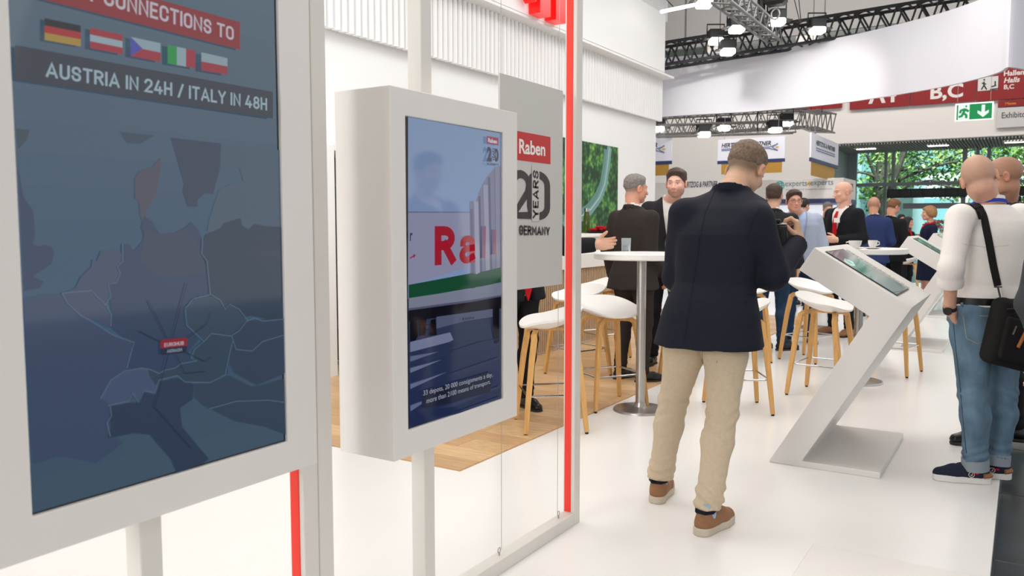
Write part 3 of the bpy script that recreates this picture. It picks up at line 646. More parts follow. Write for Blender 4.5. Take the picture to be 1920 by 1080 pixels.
# ============================================================ DISPLAY FRAMES (aisle face at X = XFR)
XFR = -1.665; FW = .056
fr = empty('display_frame', (XFR-FW/2, 2.5, 0), 'tall white metal frame with a red strip, holding the portrait screen and hanging board', 'frame')
y1f = onX(1097, 600, XFR)[1]; y0f = onX(592, 600, XFR)[1]; ZT = 3.1
def post(e, y0, y1, name='post', x0=XFR-FW, x1=XFR, z0=0, z1=ZT): return MB().box((x0, y0, z0), (x1, y1, z1), .002).build(name, M['frame'], e)
y1f = 3.235
post(fr, y1f-FW, y1f, 'upright'); post(fr, y0f, y0f+FW, 'upright')
MB().box((XFR-FW, y0f+FW, 0.0), (XFR, y1f-FW, FW), .002).build('bottom_rail', M['frame'], fr)
MB().box((XFR-FW, y0f+FW, ZT-FW), (XFR, y1f-FW, ZT), .002).build('top_rail', M['frame'], fr)
MB().box((XFR-FW+.008, y1f-FW-.004, FW+.003), (XFR-.017, y1f-FW+.001, ZT-FW)).build('red_strip', M['redstrip'], fr)
pc = onX(793, 950, XFR-.03)[1]; post(fr, pc-.028, pc+.028, 'screen_post', z0=FW, z1=ZT-FW)
for px, py in ((936, 1050), (1047, 977)):
    p = onX(px, py, XFR-.03); p[2] = FW
    eb = MB(); eb.tube([p, p+(0, 0, .012)], .003, 6); eb.tube([p+np.array([0, .009*math.cos(a), .021+.011*math.sin(a)]) for a in np.linspace(0, 6.28, 13)], .0018, 6); eb.build('eye_bolt', M['steel'], fr)
fr2 = empty('display_frame', (XFR-FW/2, .9, 0), 'white metal frame with a red strip behind the nearest large map screen', 'frame')
ya = y0f-.002
post(fr2, ya-FW, ya, 'upright'); post(fr2, .15, .15+FW, 'upright')
MB().box((XFR-FW, .15+FW, 0.0), (XFR, ya-FW, FW), .002).build('bottom_rail', M['frame'], fr2)
MB().box((XFR-FW, .15+FW, ZT-FW), (XFR, ya-FW, ZT), .002).build('top_rail', M['frame'], fr2)
MB().box((XFR-FW+.008, ya-FW-.004, FW+.003), (XFR-.017, ya-FW+.001, ZT-FW)).build('red_strip', M['redstrip'], fr2)
pc = onX(270, 1040, XFR-.03)[1]; post(fr2, pc-.028, pc+.028, 'screen_post', z0=FW, z1=ZT-FW)
# screen boxes: front face at X = XB
XB = -1.545; XS = XB-.012
def sbox(y0, y1, z0, z1, sy0, sy1, sz0, sz1, x1, label, name='portrait_screen'):
    e = empty(name, ((XB+x1)/2, (y0+y1)/2, z0), label, 'screen'); mb = MB()
    # casing as a ring around a recessed opening
    P = []
    for (a0, a1, c0, c1, x) in ((y0, y1, z0, z1, XB), (sy0, sy1, sz0, sz1, XB), (sy0, sy1, sz0, sz1, XS), (y0, y1, z0, z1, x1)):
        P += [(x, a0, c0), (x, a1, c0), (x, a1, c1), (x, a0, c1)]
    fs = []
    for k in range(4):
        j = (k+1) % 4; fs += [(k, j, 4+j, 4+k), (4+k, 4+j, 8+j, 8+k), (12+k, 12+j, j, k)]
    fs += [(12, 15, 14, 13), (8, 9, 10, 11)]
    mb.add(P, fs); me = mb.mesh('casing'); o = link('casing', me, M['white'], e)
    bv = o.modifiers.new('b', 'BEVEL'); bv.width = .0025; bv.segments = 2; bv.limit_method = 'ANGLE'
    MB().box((XS+.0005, sy0+.001, sz0+.001), (XS+.003, sy1-.001, sz1-.001)).build('bezel', M['black'], e)
    return e
def Ypx(px, X=XB, py=500): return onX(px, py, X)[1]
def Zpx(px, py, X=XB): return onX(px, py, X)[2]
# ---- portrait screen with the lorry picture
b0, b1 = Ypx(735), Ypx(970); s0, s1 = Ypx(763), Ypx(944)
z0 = Zpx(738, 867); z1 = Zpx(735, 160); t0_ = Zpx(763, 808); t1_ = Zpx(762, 217)
xb2 = onY(632, 500, b0)[0]
e = sbox(b0, b1, z0, z1, s0, s1, t0_, t1_, xb2, 'white boxed portrait screen showing a lorry on a road, on the second frame')
g = lambda x, y: onX(x, y, XS+.0035)
d = Decal(g, (1, 0, 0), .0002)
def clampy(): pass
L_ = 765; R2 = 938.5
def lerpq(xa, xb, ya_, yb_):  # quad between the screen's own vertical edges
    return [(L_, ya_[0]), (R2, ya_[1]), (R2, yb_[1]), (L_, yb_[0])]
d.grad([(765, 219), (939, 250), (939, 560), (765, 560)], (124, 150, 186), (142, 162, 208), 14)
d.grad([(765, 560), (939, 545), (939, 749), (767, 803)], (56, 66, 92), (34, 46, 84), 10)
d.poly([(765, 396.5), (882, 397), (884, 499), (765, 535)], (150, 152, 182))
d.poly([(765, 396.5), (882, 397), (882, 399), (765, 399)], (110, 118, 150))
d.poly([(880, 378), (887, 376), (889, 390), (898, 360), (905, 345), (914, 330), (924, 318), (932, 312), (938.5, 310), (938.5, 560), (882, 560)], (122, 124, 152))
for q, c in (([(881, 392), (886, 392), (890, 548), (884, 548)], (100, 102, 130)), ([(888, 378), (896, 378), (900, 548), (892, 548)], (158, 158, 182)), ([(897, 368), (900, 368), (904, 545), (901, 545)], (84, 88, 118)),
             ([(905, 347), (914, 347), (919, 545), (911, 545)], (152, 152, 176)), ([(915, 332), (918, 332), (923, 543), (919, 543)], (88, 92, 122)), ([(927, 312), (934, 312), (936, 540), (930, 540)], (132, 132, 156))): d.poly(q, c)
d.poly([(765, 534), (884, 512), (893, 514), (901, 510), (938.5, 501), (938.5, 530), (884, 540), (765, 560)], (18, 78, 52))
d.poly([(765, 559), (884, 541), (938.5, 529), (938.5, 553), (884, 563), (765, 582)], (132, 138, 160))
d.poly([(765, 578), (884, 562), (938.5, 553), (938.5, 556), (884, 566), (765, 582)], (90, 94, 118))
d.poly([(765, 582), (884, 566), (938.5, 556), (938.5, 578), (890, 584), (817, 596), (765, 602)], (20, 20, 32))
d.poly([(817, 594), (923, 579), (923, 594), (870, 602), (817, 616)], (92, 98, 128))
for q in ([(767, 602), (780, 598), (782, 630), (776, 640), (767, 645)], [(782, 596), (798, 594), (796, 628), (784, 630)], [(806, 600), (815, 597), (817, 628), (803, 630)], [(922, 578), (934, 576), (934, 640), (928, 645), (922, 620)]): d.poly(q, (14, 14, 24))
d.line([(782, 612), (806, 608)], (30, 30, 44), .003); d.line([(782, 620), (806, 617)], (30, 30, 44), .003)
d.poly([(767, 641), (842, 623), (848, 637), (840, 641), (767, 660)], (126, 134, 166))
for q, c in (([(767, 668), (820, 659), (767, 678)], (104, 112, 148)), ([(767, 690), (826, 674), (767, 699)], (116, 124, 158)), ([(767, 720), (836, 697), (767, 729)], (112, 120, 156)), ([(767, 760), (788, 752), (788, 757), (767, 771)], (108, 116, 150)),
             ([(800, 672), (900, 640), (935, 634), (870, 656)], (48, 56, 88)), ([(830, 704), (936, 668), (936, 672), (860, 704)], (50, 58, 92)), ([(820, 765), (936, 722), (936, 726), (850, 762)], (52, 62, 98)), ([(815, 785), (936, 742), (936, 745), (860, 774)], (46, 56, 92))): d.poly(q, c)
d.caps('R', [(812, 498), (851, 494), (850, 424), (812, 424)], (170, 28, 50), .24)
d.caps('a', [(858, 496), (888, 492), (887, 440), (859, 443)], (170, 28, 50), .24)
d.poly([(902, 484), (907, 483), (908, 424), (903, 424)], (140, 70, 104)); d.poly([(921, 478), (927, 476), (927, 430), (922, 431)], (140, 70, 104))
d.text('r', [(765, 452), (770, 450), (770, 436), (765, 437)], (58, 62, 84), .03)
d.line([(765, 484), (772, 480)], (170, 28, 50), .004); d.poly([(771, 477), (776, 477), (772, 484)], (170, 28, 50))
d.poly([(909, 255), (931, 259), (931, 273), (909, 269)], (150, 32, 52)); d.text('Raben', [(911.5, 267), (928.5, 270), (928.5, 262), (911.5, 258.5)], (214, 206, 222), .04)
d.text('2', [(909, 303), (918, 303), (918, 276), (909, 275)], (40, 42, 60), .06); d.text('0', [(922, 303), (931, 304), (931, 279), (922, 278)], (40, 42, 60), .06)
d.poly([(918.5, 275), (924, 276), (924, 305), (918.5, 304)], (138, 158, 200)); d.text('YEARS', [(924, 303), (924, 278), (919, 277), (919, 302)], (40, 42, 60), .03)
d.text('IN GERMANY', [(909, 309.5), (931, 311), (931, 307), (909, 305)], (40, 42, 60), .02)
d.text('K', [(863, 601), (867, 600.5), (867, 595), (863, 595.5)], (40, 42, 60), .04); d.text('RONE', [(868, 600), (885, 597), (885, 593.5), (868, 595.5)], (40, 42, 60), .03)
d.poly([(789, 733), (919, 696), (919, 716), (914, 735), (795, 766), (789, 762)], (34, 38, 62))
d.text('33 depots, 20 000 consignments a day,', [(789, 744), (919, 708), (919, 697), (789, 732)], (182, 184, 204), .0)
d.text('more than 2100 means of transport.', [(795, 759), (915, 721), (915, 711), (795, 746)], (182, 184, 204), .0)
d.build('screen_image', M['screen'], e)
MB().box((XS+.0032, s0+.002, t0_+.002), (XS+.0034, s1-.002, t1_-.002)).build('display_panel', M['black'], e)
# ---- nearest large map screen
s0, s1 = Ypx(40), Ypx(533); b0, b1 = s0-.11, Ypx(589)
t0_ = Zpx(537, 829); z0 = Zpx(588, 871); t1_ = t0_+(s1-s0)*16/9+.0; z1 = t1_+.075
e = sbox(b0, b1, z0, z1, s0, s1, t0_, t1_, -1.74, 'nearest white boxed portrait screen showing a map of Europe', 'map_screen')
print('screen1', b0, b1, s0, s1, t0_, t1_)
XS1 = XS+.0035; d = Decal(lambda x, y: onX(x, y, XS1), (1, 0, 0), .00018)
tlz = t1_-.004
def pl(Y, Z): return (Y, Z)
q = [np.array([XS1, s0+.003, tlz]), np.array([XS1, s1-.006, tlz]), np.array([XS1, s1-.006, t0_+.004]), np.array([XS1, s0+.003, t0_+.004])]
d2 = Decal(lambda i: q[i], (1, 0, 0), .00018); d2.mb = d.mb
for k in range(1):
    d.k += 1; n = 18
    cols = [(84, 106, 124), (80, 102, 120), (76, 98, 118), (66, 92, 116), (58, 88, 116), (58, 90, 116), (64, 88, 112), (70, 92, 112)]
    for i in range(n*1):
        a, b_ = i/n, (i+1)/n; t = (i+.5)/n*(len(cols)-1); j = int(t); f = t-j; c = [cols[j][m]*(1-f)+cols[min(j+1, 7)][m]*f for m in range(3)]
        d.mb.add([q[0]*(1-b_)+q[3]*b_, q[1]*(1-b_)+q[2]*b_, q[1]*(1-a)+q[2]*a, q[0]*(1-a)+q[3]*a], [(0, 1, 2, 3)], col=C3(*c))
land = (46, 64, 98)
d.poly([(34, 312), (44, 370), (62, 395), (66, 440), (62, 458), (72, 462), (84, 458), (96, 462), (102, 474), (96, 495), (62, 518), (82, 528), (74, 540), (45, 546)], (48, 68, 98))
d.poly([(30, 241), (55, 244), (50, 262), (34, 280)], (58, 74, 88)); d.poly([(224, 247), (290, 254), (262, 270), (238, 268)], (58, 76, 92))
d.poly([(320, 258), (414, 269), (411, 320), (399, 364), (384, 362), (369, 376), (371, 388), (352, 388), (342, 358), (345, 344), (332, 300)], (52, 66, 90))
d.poly([(414, 269), (531, 282), (532, 440), (420, 440), (388, 434), (392, 410), (410, 356), (430, 346), (456, 340), (448, 315), (412, 314)], (72, 92, 112))
d.poly([(252, 334), (262, 320), (284, 314), (300, 296), (303, 300), (296, 345), (292, 368), (282, 380), (275, 395), (268, 420), (262, 405), (260, 378), (252, 372)], (80, 80, 96))
d.poly([(385, 440), (412, 428), (420, 418), (450, 409), (454, 424), (466, 430), (476, 420), (500, 424), (533, 426), (536, 600), (500, 598), (470, 592), (448, 598), (440, 580), (425, 573), (420, 582), (412, 566), (392, 556), (391, 540), (386, 500), (375, 476), (380, 455)], (44, 62, 84))
d.poly([(228, 457), (242, 457), (250, 472), (258, 462), (270, 448), (264, 425), (270, 405), (284, 415), (300, 440), (318, 440), (345, 428), (358, 416), (370, 430), (378, 448), (376, 475), (386, 500), (392, 552), (372, 556), (345, 575), (350, 610), (372, 636), (352, 660), (365, 682), (330, 690), (300, 700), (240, 700), (235, 690), (250, 642), (228, 632), (205, 612), (208, 585), (200, 530), (222, 500), (228, 490)], (52, 70, 100))
d.poly([(270, 430), (300, 440), (350, 432), (376, 470), (386, 510), (300, 520), (262, 490)], (62, 72, 96))
d.poly([(42, 560), (85, 552), (114, 550), (130, 570), (150, 592), (165, 598), (210, 628), (250, 642), (244, 660), (236, 695), (205, 712), (186, 745), (204, 762), (203, 808), (230, 830), (180, 868), (110, 855), (62, 870), (58, 820)], (62, 78, 108))
d.poly([(114, 550), (140, 540), (150, 520), (170, 500), (172, 486), (180, 490), (188, 470), (222, 468), (228, 478), (225, 492), (218, 505), (224, 512), (218, 530), (202, 532), (205, 552), (198, 570), (206, 590), (204, 614), (172, 598), (150, 594), (128, 568)], (66, 80, 108))
d.poly([(236, 696), (262, 690), (276, 692), (292, 708), (295, 724), (286, 738), (268, 730), (258, 752), (244, 732), (238, 752), (204, 758), (188, 745), (206, 712)], (72, 88, 120))
d.poly([(276, 694), (306, 700), (322, 688), (345, 680), (366, 676), (358, 658), (380, 638), (392, 625), (432, 628), (428, 665), (426, 700), (400, 716), (350, 718), (330, 705), (300, 712), (290, 722), (280, 706)], (50, 72, 92))
d.poly([(345, 575), (372, 554), (400, 556), (420, 568), (440, 576), (460, 600), (446, 620), (432, 630), (396, 625), (378, 640), (352, 612)], (54, 74, 96))
d.poly([(205, 762), (240, 755), (258, 754), (268, 734), (290, 740), (298, 716), (330, 708), (362, 720), (360, 748), (336, 765), (340, 800), (365, 830), (390, 860), (380, 868), (330, 886), (318, 860), (292, 830), (280, 815), (248, 812), (200, 822), (206, 800), (204, 780)], (46, 62, 90))
d.poly([(362, 720), (400, 716), (428, 704), (470, 725), (490, 722), (530, 710), (534, 815), (495, 800), (440, 790), (400, 770), (380, 760), (364, 745)], (50, 70, 92))
d.poly([(432, 628), (460, 602), (520, 596), (530, 600), (532, 700), (480, 722), (440, 700), (428, 680)], (50, 68, 92))
lt = (94, 116, 140)
for ln in ([(228, 457), (228, 490), (218, 500), (224, 512), (216, 530), (201, 532), (206, 556), (196, 570), (207, 590), (206, 612)], [(114, 550), (128, 548), (170, 545), (180, 556), (190, 565), (196, 572)], [(114, 550), (124, 568), (150, 592), (166, 600), (210, 628), (250, 642), (244, 660), (236, 690)],
           [(186, 748), (206, 712), (232, 695), (262, 690), (278, 692), (296, 700), (306, 694), (326, 690), (336, 682), (368, 676)], [(200, 760), (240, 752), (246, 736), (258, 754), (268, 732), (288, 736), (296, 712), (330, 704), (345, 716), (392, 717), (420, 702), (428, 664), (434, 640)],
           [(378, 448), (376, 475), (386, 490), (392, 552)], [(345, 578), (360, 560), (392, 552), (410, 562), (420, 580), (428, 570), (446, 580), (462, 600), (446, 620), (430, 630), (394, 625), (380, 640)], [(345, 580), (348, 610), (380, 640), (362, 655), (356, 672)],
           [(432, 630), (440, 655), (470, 658), (490, 640), (530, 628)], [(460, 602), (474, 596), (490, 602), (532, 598)], [(390, 766), (440, 752), (500, 750), (532, 754)], [(204, 762), (206, 780), (198, 792), (204, 818)]): d.line(ln, lt, .0018)
for ln in ([(275, 563), (310, 634)], [(347, 530), (345, 540), (320, 634)], [(348, 634), (384, 608), (392, 586)], [(256, 620), (296, 640)], [(345, 660), (382, 678), (392, 670)], [(326, 664), (344, 700), (382, 696)], [(312, 664), (286, 762), (355, 840)]): d.line(ln, (24, 34, 52), .0016)
d.poly([(297, 640), (300, 637), (343, 632.5), (347, 634), (347, 649), (298, 654)], (150, 28, 44)); d.poly([(298, 653), (347, 648), (346, 658), (343, 661), (300, 665.5), (298, 663)], (34, 42, 66))
d.caps('EUROHUB', [(304, 650), (341, 646), (341, 639), (304, 643)], (200, 190, 205)); d.caps('AICHACH', [(309, 661), (337, 658), (337, 652), (309, 655)], (160, 176, 196))
yq = lambda x, y: y
d.poly([(40, -70), (446, 42), (446, 94), (75, 0), (40, -9)], (140, 40, 46))
d.caps('DIRECT CONNECTIONS TO', [(52, -28), (434, 77), (434, 52), (52, -66)], (196, 190, 202))
for k, (x0, x1, yt0, yt1, yb0, yb1) in enumerate(((79, 147, 35, 49, 76, 88), (164, 225, 53, 66, 91, 103), (240, 296, 70, 82, 106, 117), (309, 361, 85, 96, 120, 129), (372, 421, 99, 110, 133, 141))):
    Q = lambda u, v: (x0+(x1-x0)*u, (yt0+(yt1-yt0)*u)*(1-v)+(yb0+(yb1-yb0)*u)*v)
    S = (((0, 0, 1, .34, (26, 26, 34)), (0, .33, 1, .67, (170, 40, 44)), (0, .66, 1, 1, (170, 140, 60))), ((0, 0, 1, .34, (160, 44, 58)), (0, .33, 1, .67, (152, 172, 184)), (0, .66, 1, 1, (160, 44, 58))), ((0, 0, 1, .5, (142, 166, 178)), (0, .5, 1, 1, (160, 44, 60))),
         ((0, 0, .34, 1, (30, 148, 68)), (.33, 0, .67, 1, (146, 168, 178)), (.66, 0, 1, 1, (160, 44, 60))), ((0, 0, 1, .5, (142, 164, 174)), (0, .5, 1, 1, (156, 44, 60))))[k]
    for a0, c0, a1, c1, col in S: d.poly([Q(a0, c0), Q(a1, c0), Q(a1, c1), Q(a0, c1)], col)
    if k == 2: d.poly([Q(0, 0), Q(.40, .5), Q(0, 1)], (74, 76, 168))
d.poly([(22, 85.5), (506, 173), (506, 223), (22, 150)], (50, 56, 68))
d.caps('AUSTRIA IN 24H / ITALY IN 48H', [(80, 145), (495, 208), (495, 185), (80, 117)], (160, 184, 196))
d.build('screen_image', M['screen'], e)
MB().box((XS+.0032, s0+.003, t0_+.003), (XS+.0034, s1-.004, t1_-.003)).build('display_panel', M['black'], e)
# ---- hanging board between the wires
XPn = XFR-FW/2; y0 = onX(936, 400, XPn)[1]; y1 = onX(1053, 400, XPn)[1]; zt = onX(1055, 171, XPn)[2]; zb = onX(1050, 533, XPn)[2]
e = empty('hanging_board', (XPn, (y0+y1)/2, zb), 'light grey board with red logo and 20 years lettering hung in the frame', 'board')
MB().box((XPn-.004, y0, zb), (XPn+.004, y1, zt)).build('board', M['panelgrey'], e)
d = Decal(lambda x, y: onX(x, y, XPn+.0045), (1, 0, 0), .0004)
d.poly([(946, 241), (1032, 257), (1032, 308), (946, 297)], (196, 44, 44))
d.text('Raben', [(973, 288), (1022, 293), (1022, 268), (973, 260)], (238, 234, 230), .025)
dk = (66, 58, 60)
d.caps('2', [(958, 411), (996, 411), (996, 324), (958, 314)], dk, .16); d.caps('0', [(988, 412), (1031, 413), (1031, 325), (988, 317)], dk, .155)
d.poly([(996.5, 312), (1010.5, 316), (1010.5, 415), (996.5, 415)], (202, 199, 194))
d.caps('YEARS', [(1009, 409), (1009, 321), (998, 318), (998, 410)], dk, .2)
d.caps('IN GERMANY', [(957, 441), (1030, 441), (1030, 426), (957, 421)], dk, .2)
d.build('lettering', M['print'], e)
for px in (936.5, 1047):
    yy = onX(px, 500, XPn)[1]+(.012 if px < 1000 else 0); MB().tube([(XPn, yy, zb), (XPn, yy, FW+.02)], .0011, 5).build('wire', M['trusssil'], e); MB().tube([(XPn, yy, zt), (XPn, yy, ZT-FW)], .0011, 5).build('wire', M['trusssil'], e)
# ============================================================ Z-SHAPED TOUCH KIOSKS
SH_ = [(-1.180, .0), (-1.180, .012), (-.680, .866), (-1.046, 1.101), (-.968, 1.225), (-.477, .922), (-1.003, .034), (-.60, .034), (-.60, 0)]
def kiosk(Y0, dx, W, label, img):
    e = empty('touch_kiosk', (-.85+dx, Y0+W/2, 0), label, 'kiosk', 'touch kiosks in a row')
    mb = MB(); mb.prism([(x+dx, z) for x, z in SH_], 1, Y0, Y0+W); o = mb.build('body', M['white'], e)
    bv = o.modifiers.new('b', 'BEVEL'); bv.width = .003; bv.segments = 2; bv.limit_method = 'ANGLE'
    A = np.array([-.968+dx, Y0, 1.225]); B_ = np.array([-.477+dx, Y0, .922]); u = (B_-A); L = np.linalg.norm(u); u /= L; nrm = np.array([-u[2], 0, u[0]]);
    if nrm[2] < 0: nrm = -nrm
    P = lambda a, b_: A+u*L*a+np.array([0, b_*W, 0])+nrm*.0015
    mbz = MB(); Q = [P(.085, .075), P(.835, .075), P(.835, .60), P(.085, .60)]; mbz.add([q for q in Q]+[q+nrm*.003 for q in Q], [(3, 2, 1, 0), (4, 5, 6, 7), (0, 1, 5, 4), (1, 2, 6, 5), (2, 3, 7, 6), (3, 0, 4, 7)]); mbz.build('bezel', M['black'], e)
    d = Decal(lambda a, b_: P(.10+a*.72, .085+b_*.505)+nrm*.0034, nrm, .0003)
    d.poly([(0, 0), (1, 0), (1, 1), (0, 1)], (70, 92, 96))
    if img == 0:
        d.poly([(.0, .0), (.38, .0), (.30, 1), (0, 1)], (92, 104, 114)); d.poly([(.38, 0), (.52, 0), (.5, 1), (.30, 1)], (62, 86, 92))
        d.poly([(.23, .05), (.34, .08), (.36, .25), (.27, .42), (.18, .30)], (196, 236, 222)); d.poly([(.25, .16), (.31, .14), (.33, .24), (.27, .32), (.19, .26)], (60, 180, 146))
        d.poly([(.62, 0), (.95, 0), (1, .6), (.7, 1), (.56, .5)], (74, 112, 110))
    else:
        rr = random.Random(9)
        for _ in range(22):
            a, b_ = rr.uniform(0, .85), rr.uniform(0, .85); s = rr.uniform(.05, .14); d.poly([(a, b_), (a+s, b_), (a+s, b_+s), (a, b_+s)], rr.choice(((120, 150, 120), (70, 120, 84), (150, 170, 150), (60, 96, 70))))
    d.build('screen_image', M['screen'], e)
    # row of raised keys behind the screen
    for k in range(14):
        a = .10+k*.052; Q = [P(a, .66), P(a+.038, .66), P(a+.038, .70), P(a, .70)]; m2 = MB(); m2.add(Q+[q_+nrm*.004 for q_ in Q], [(3, 2, 1, 0), (4, 5, 6, 7), (0, 1, 5, 4), (1, 2, 6, 5), (2, 3, 7, 6), (3, 0, 4, 7)]); m2.build('key', M['panelgrey'], e)
    return e
kiosk(4.64, 0, .98, 'nearest white Z-shaped touch kiosk on a flat base plate', 0)
kiosk(9.60, -.085, .95, 'second white Z-shaped touch kiosk, partly behind the man in a white shirt', 1)
kiosk(13.2, -.15, .95, 'farthest white Z-shaped touch kiosk, only its top visible by the flowers', 1)
o = MB().box((-.69, 2.5, 0), (-.12, 3.44, .035), .003).build('base_plate', M['white']); tag(o, 'low white base plate lying on the floor at the lower right', 'plate')
# ============================================================ STOOLS
def stool_seat():
    mb = MB(); nu, nv = 26, 22; G = {}
    V = []; top = {}
    def pt(u, v, off):
        # disc map with squircle outline
        r = math.hypot(u, v); 
        if r > 1e-6:
            m = max(abs(u), abs(v)); k = (m/r); sq = (abs(u/r)**2.6+abs(v/r)**2.6)**(-1/2.6); uu, vv = u/r*m*sq, v/r*m*sq
        else: uu = vv = 0
        rr = max(abs(u), abs(v)); x = uu*.235; y = vv*.205
        z = .678+.052*rr**2.4
        back = max(0, (y+.05)/.25); z += .082*back**1.6
        front = max(0, (-y)/.205); z -= .042*front**2.2*(1-(abs(x)/.235)**2*.4)
        z += .012*(abs(x)/.235)**2.5*(1-back*.4)
        z += off*1.0; 
        return (x*(1-(.012 if off < 0 else 0)), y*(1-(.012 if off < 0 else 0)), z)
    n = 22
    for s_, off in ((0, 0), (1, -.014)):
        for i in range(n+1):
            for j in range(n+1): V.append(pt(-1+2*i/n, -1+2*j/n, off))
    N1 = (n+1)*(n+1); fs = []
    for i in range(n):
        for j in range(n):
            a = i*(n+1)+j; fs.append((a, a+n+1, a+n+2, a+1)); fs.append((N1+a, N1+a+1, N1+a+n+2, N1+a+n+1))
    ring = [i*(n+1) for i in range(n+1)]+[n*(n+1)+j for j in range(1, n+1)]+[i*(n+1)+n for i in range(n-1, -1, -1)]+[j for j in range(n-1, 0, -1)]
    for k in range(len(ring)): a, c = ring[k], ring[(k+1) % len(ring)]; fs.append((a, c, N1+c, N1+a))
    mb.add(V, fs, True); return mb.mesh('seat')
seat_me = stool_seat(); seat_me.materials.append(M['plastic'])
def leg_me(sx, sy):
    fx, fy = sx*.215, sy*.20; tx, ty = sx*.150, sy*.135; mb = MB()
    pts = [(fx, fy, .012), (fx*.7+tx*.3, fy*.7+ty*.3, .22), (fx*.3+tx*.7, fy*.3+ty*.7, .47), (tx, ty, .605), (tx*.93, ty, .637), (tx*.75, ty*.9, .655), (tx*.4, ty*.8, .659), (0, ty*.75, .659)]
    mb.tube(pts, [.8, .95, 1.05, 1.1, 1.08, 1.0, .9, .9], sq=(.0145, .017), up=(0, 1, 0)); a = mb.mesh('leg'); a.materials.append(M['oak'])
    r = MB().tube([(fx, fy, 0), (fx, fy, .014)], .012, 8).mesh('foot_cap'); r.materials.append(M['rubber']); return a, r
legs_me = [leg_me(sx, sy) for sx, sy in ((-1, -1), (1, -1), (1, 1), (-1, 1))]
c = [(-.197, -.182, .25), (.197, -.182, .25), (.197, .182, .25), (-.197, .182, .25)]
fr_ = MB()
for k in range(4): fr_.tube([c[k], c[(k+1) % 4]], .0065, 8)
rest_me = fr_.mesh('footrest'); rest_me.materials.append(M['chrome'])
br_ = MB().box((-.05, -.11, .655), (.05, .11, .676), .004).mesh('seat_bracket'); br_.materials.append(M['oak'])
def stool(x, y, rz, label):
    e = empty('bar_stool', (x, y, 0.005 if x < XW-.25 else 0), label, 'stool', 'white shell bar stools around the high tables', rz)
    link('seat', seat_me, None, e, False); link('footrest', rest_me, None, e, False); link('seat_bracket', br_, None, e, False)
    for a, r_ in legs_me:
        l = link('leg', a, None, e, False); f = link('foot_cap', r_, None, l, False)
    return e
D = math.radians
STOOLS = [(-2.64, 4.69, D(-50), 'white stool nearest the frame, just right of the portrait screen'), (-2.60, 5.50, D(55), 'white stool beside the steel post of the nearest high table'),
 (-3.35, 6.45, D(-20), 'white stool behind the black suited legs near the counter'), (-3.62, 7.50, D(-30), 'white stool at the slatted counter behind the stool by the steel post'),
 (-2.40, 6.80, D(150), 'white stool mostly hidden behind the photographer\'s left side'), (-1.74, 5.885, D(-60), 'white stool peeking out right of the photographer\'s jacket hem'),
 (-1.325, 6.77, D(82), 'white stool framed by the arm of the nearest kiosk'), (-1.78, 8.45, D(70), 'white stool behind the one framed by the nearest kiosk'),
 (-2.32, 8.15, D(20), 'white stool behind the photographer at the feet of the dark suited man'), (-.99, 8.12, D(80), 'white stool whose legs show right of the nearest kiosk column'),
 (-1.72, 15.7, D(-85), 'small distant white stool left of the second kiosk'), (-2.35, 15.9, D(80), 'small distant white stool half behind the high table with cups')]
for a in STOOLS: stool(*a)
# ============================================================ HIGH TABLES
def high_table(x, y, h, rt, rb, label, z0=0.):
    e = empty('high_table', (x, y, z0), label, 'table', 'round white high tables')
    MB().lathe([(0, h-.045), (rt-.012, h-.045), (rt, h-.038), (rt, h-.006), (rt-.006, h), (0, h)], 64, (x, y, z0)).build('tabletop', M['plastic'], e)
    MB().lathe([(0, .012), (.034, .012), (.034, h-.046), (.0, h-.046)], 24, (x, y, z0)).build('pole', M['steel'], e)
    MB().lathe([(0, 0), (rb, 0), (rb, .008), (rb-.006, .018), (.06, .026), (.045, .03), (.036, .06), (0, .06)], 48, (x, y, z0)).build('base_plate', M['steel'], e)
    MB().lathe([(.10, h-.055), (.12, h-.055), (.12, h-.0455), (.10, h-.0455)], 20, (x, y, z0)).build('mounting_plate', M['black'], e)
    return h+z0
h1 = high_table(-2.326, 5.465, 1.147, .345, .195, 'white high table with a water glass, nearest the frame')
h2 = high_table(-1.175, 7.452, 1.150, .37, .21, 'white high table with two coffee cups behind the nearest kiosk')
t3 = at(1530, 440, 10.6)
h3 = high_table(t3[0], t3[1], 1.150, .33, .2, 'white high table farther back in front of the bald man with a red tie')
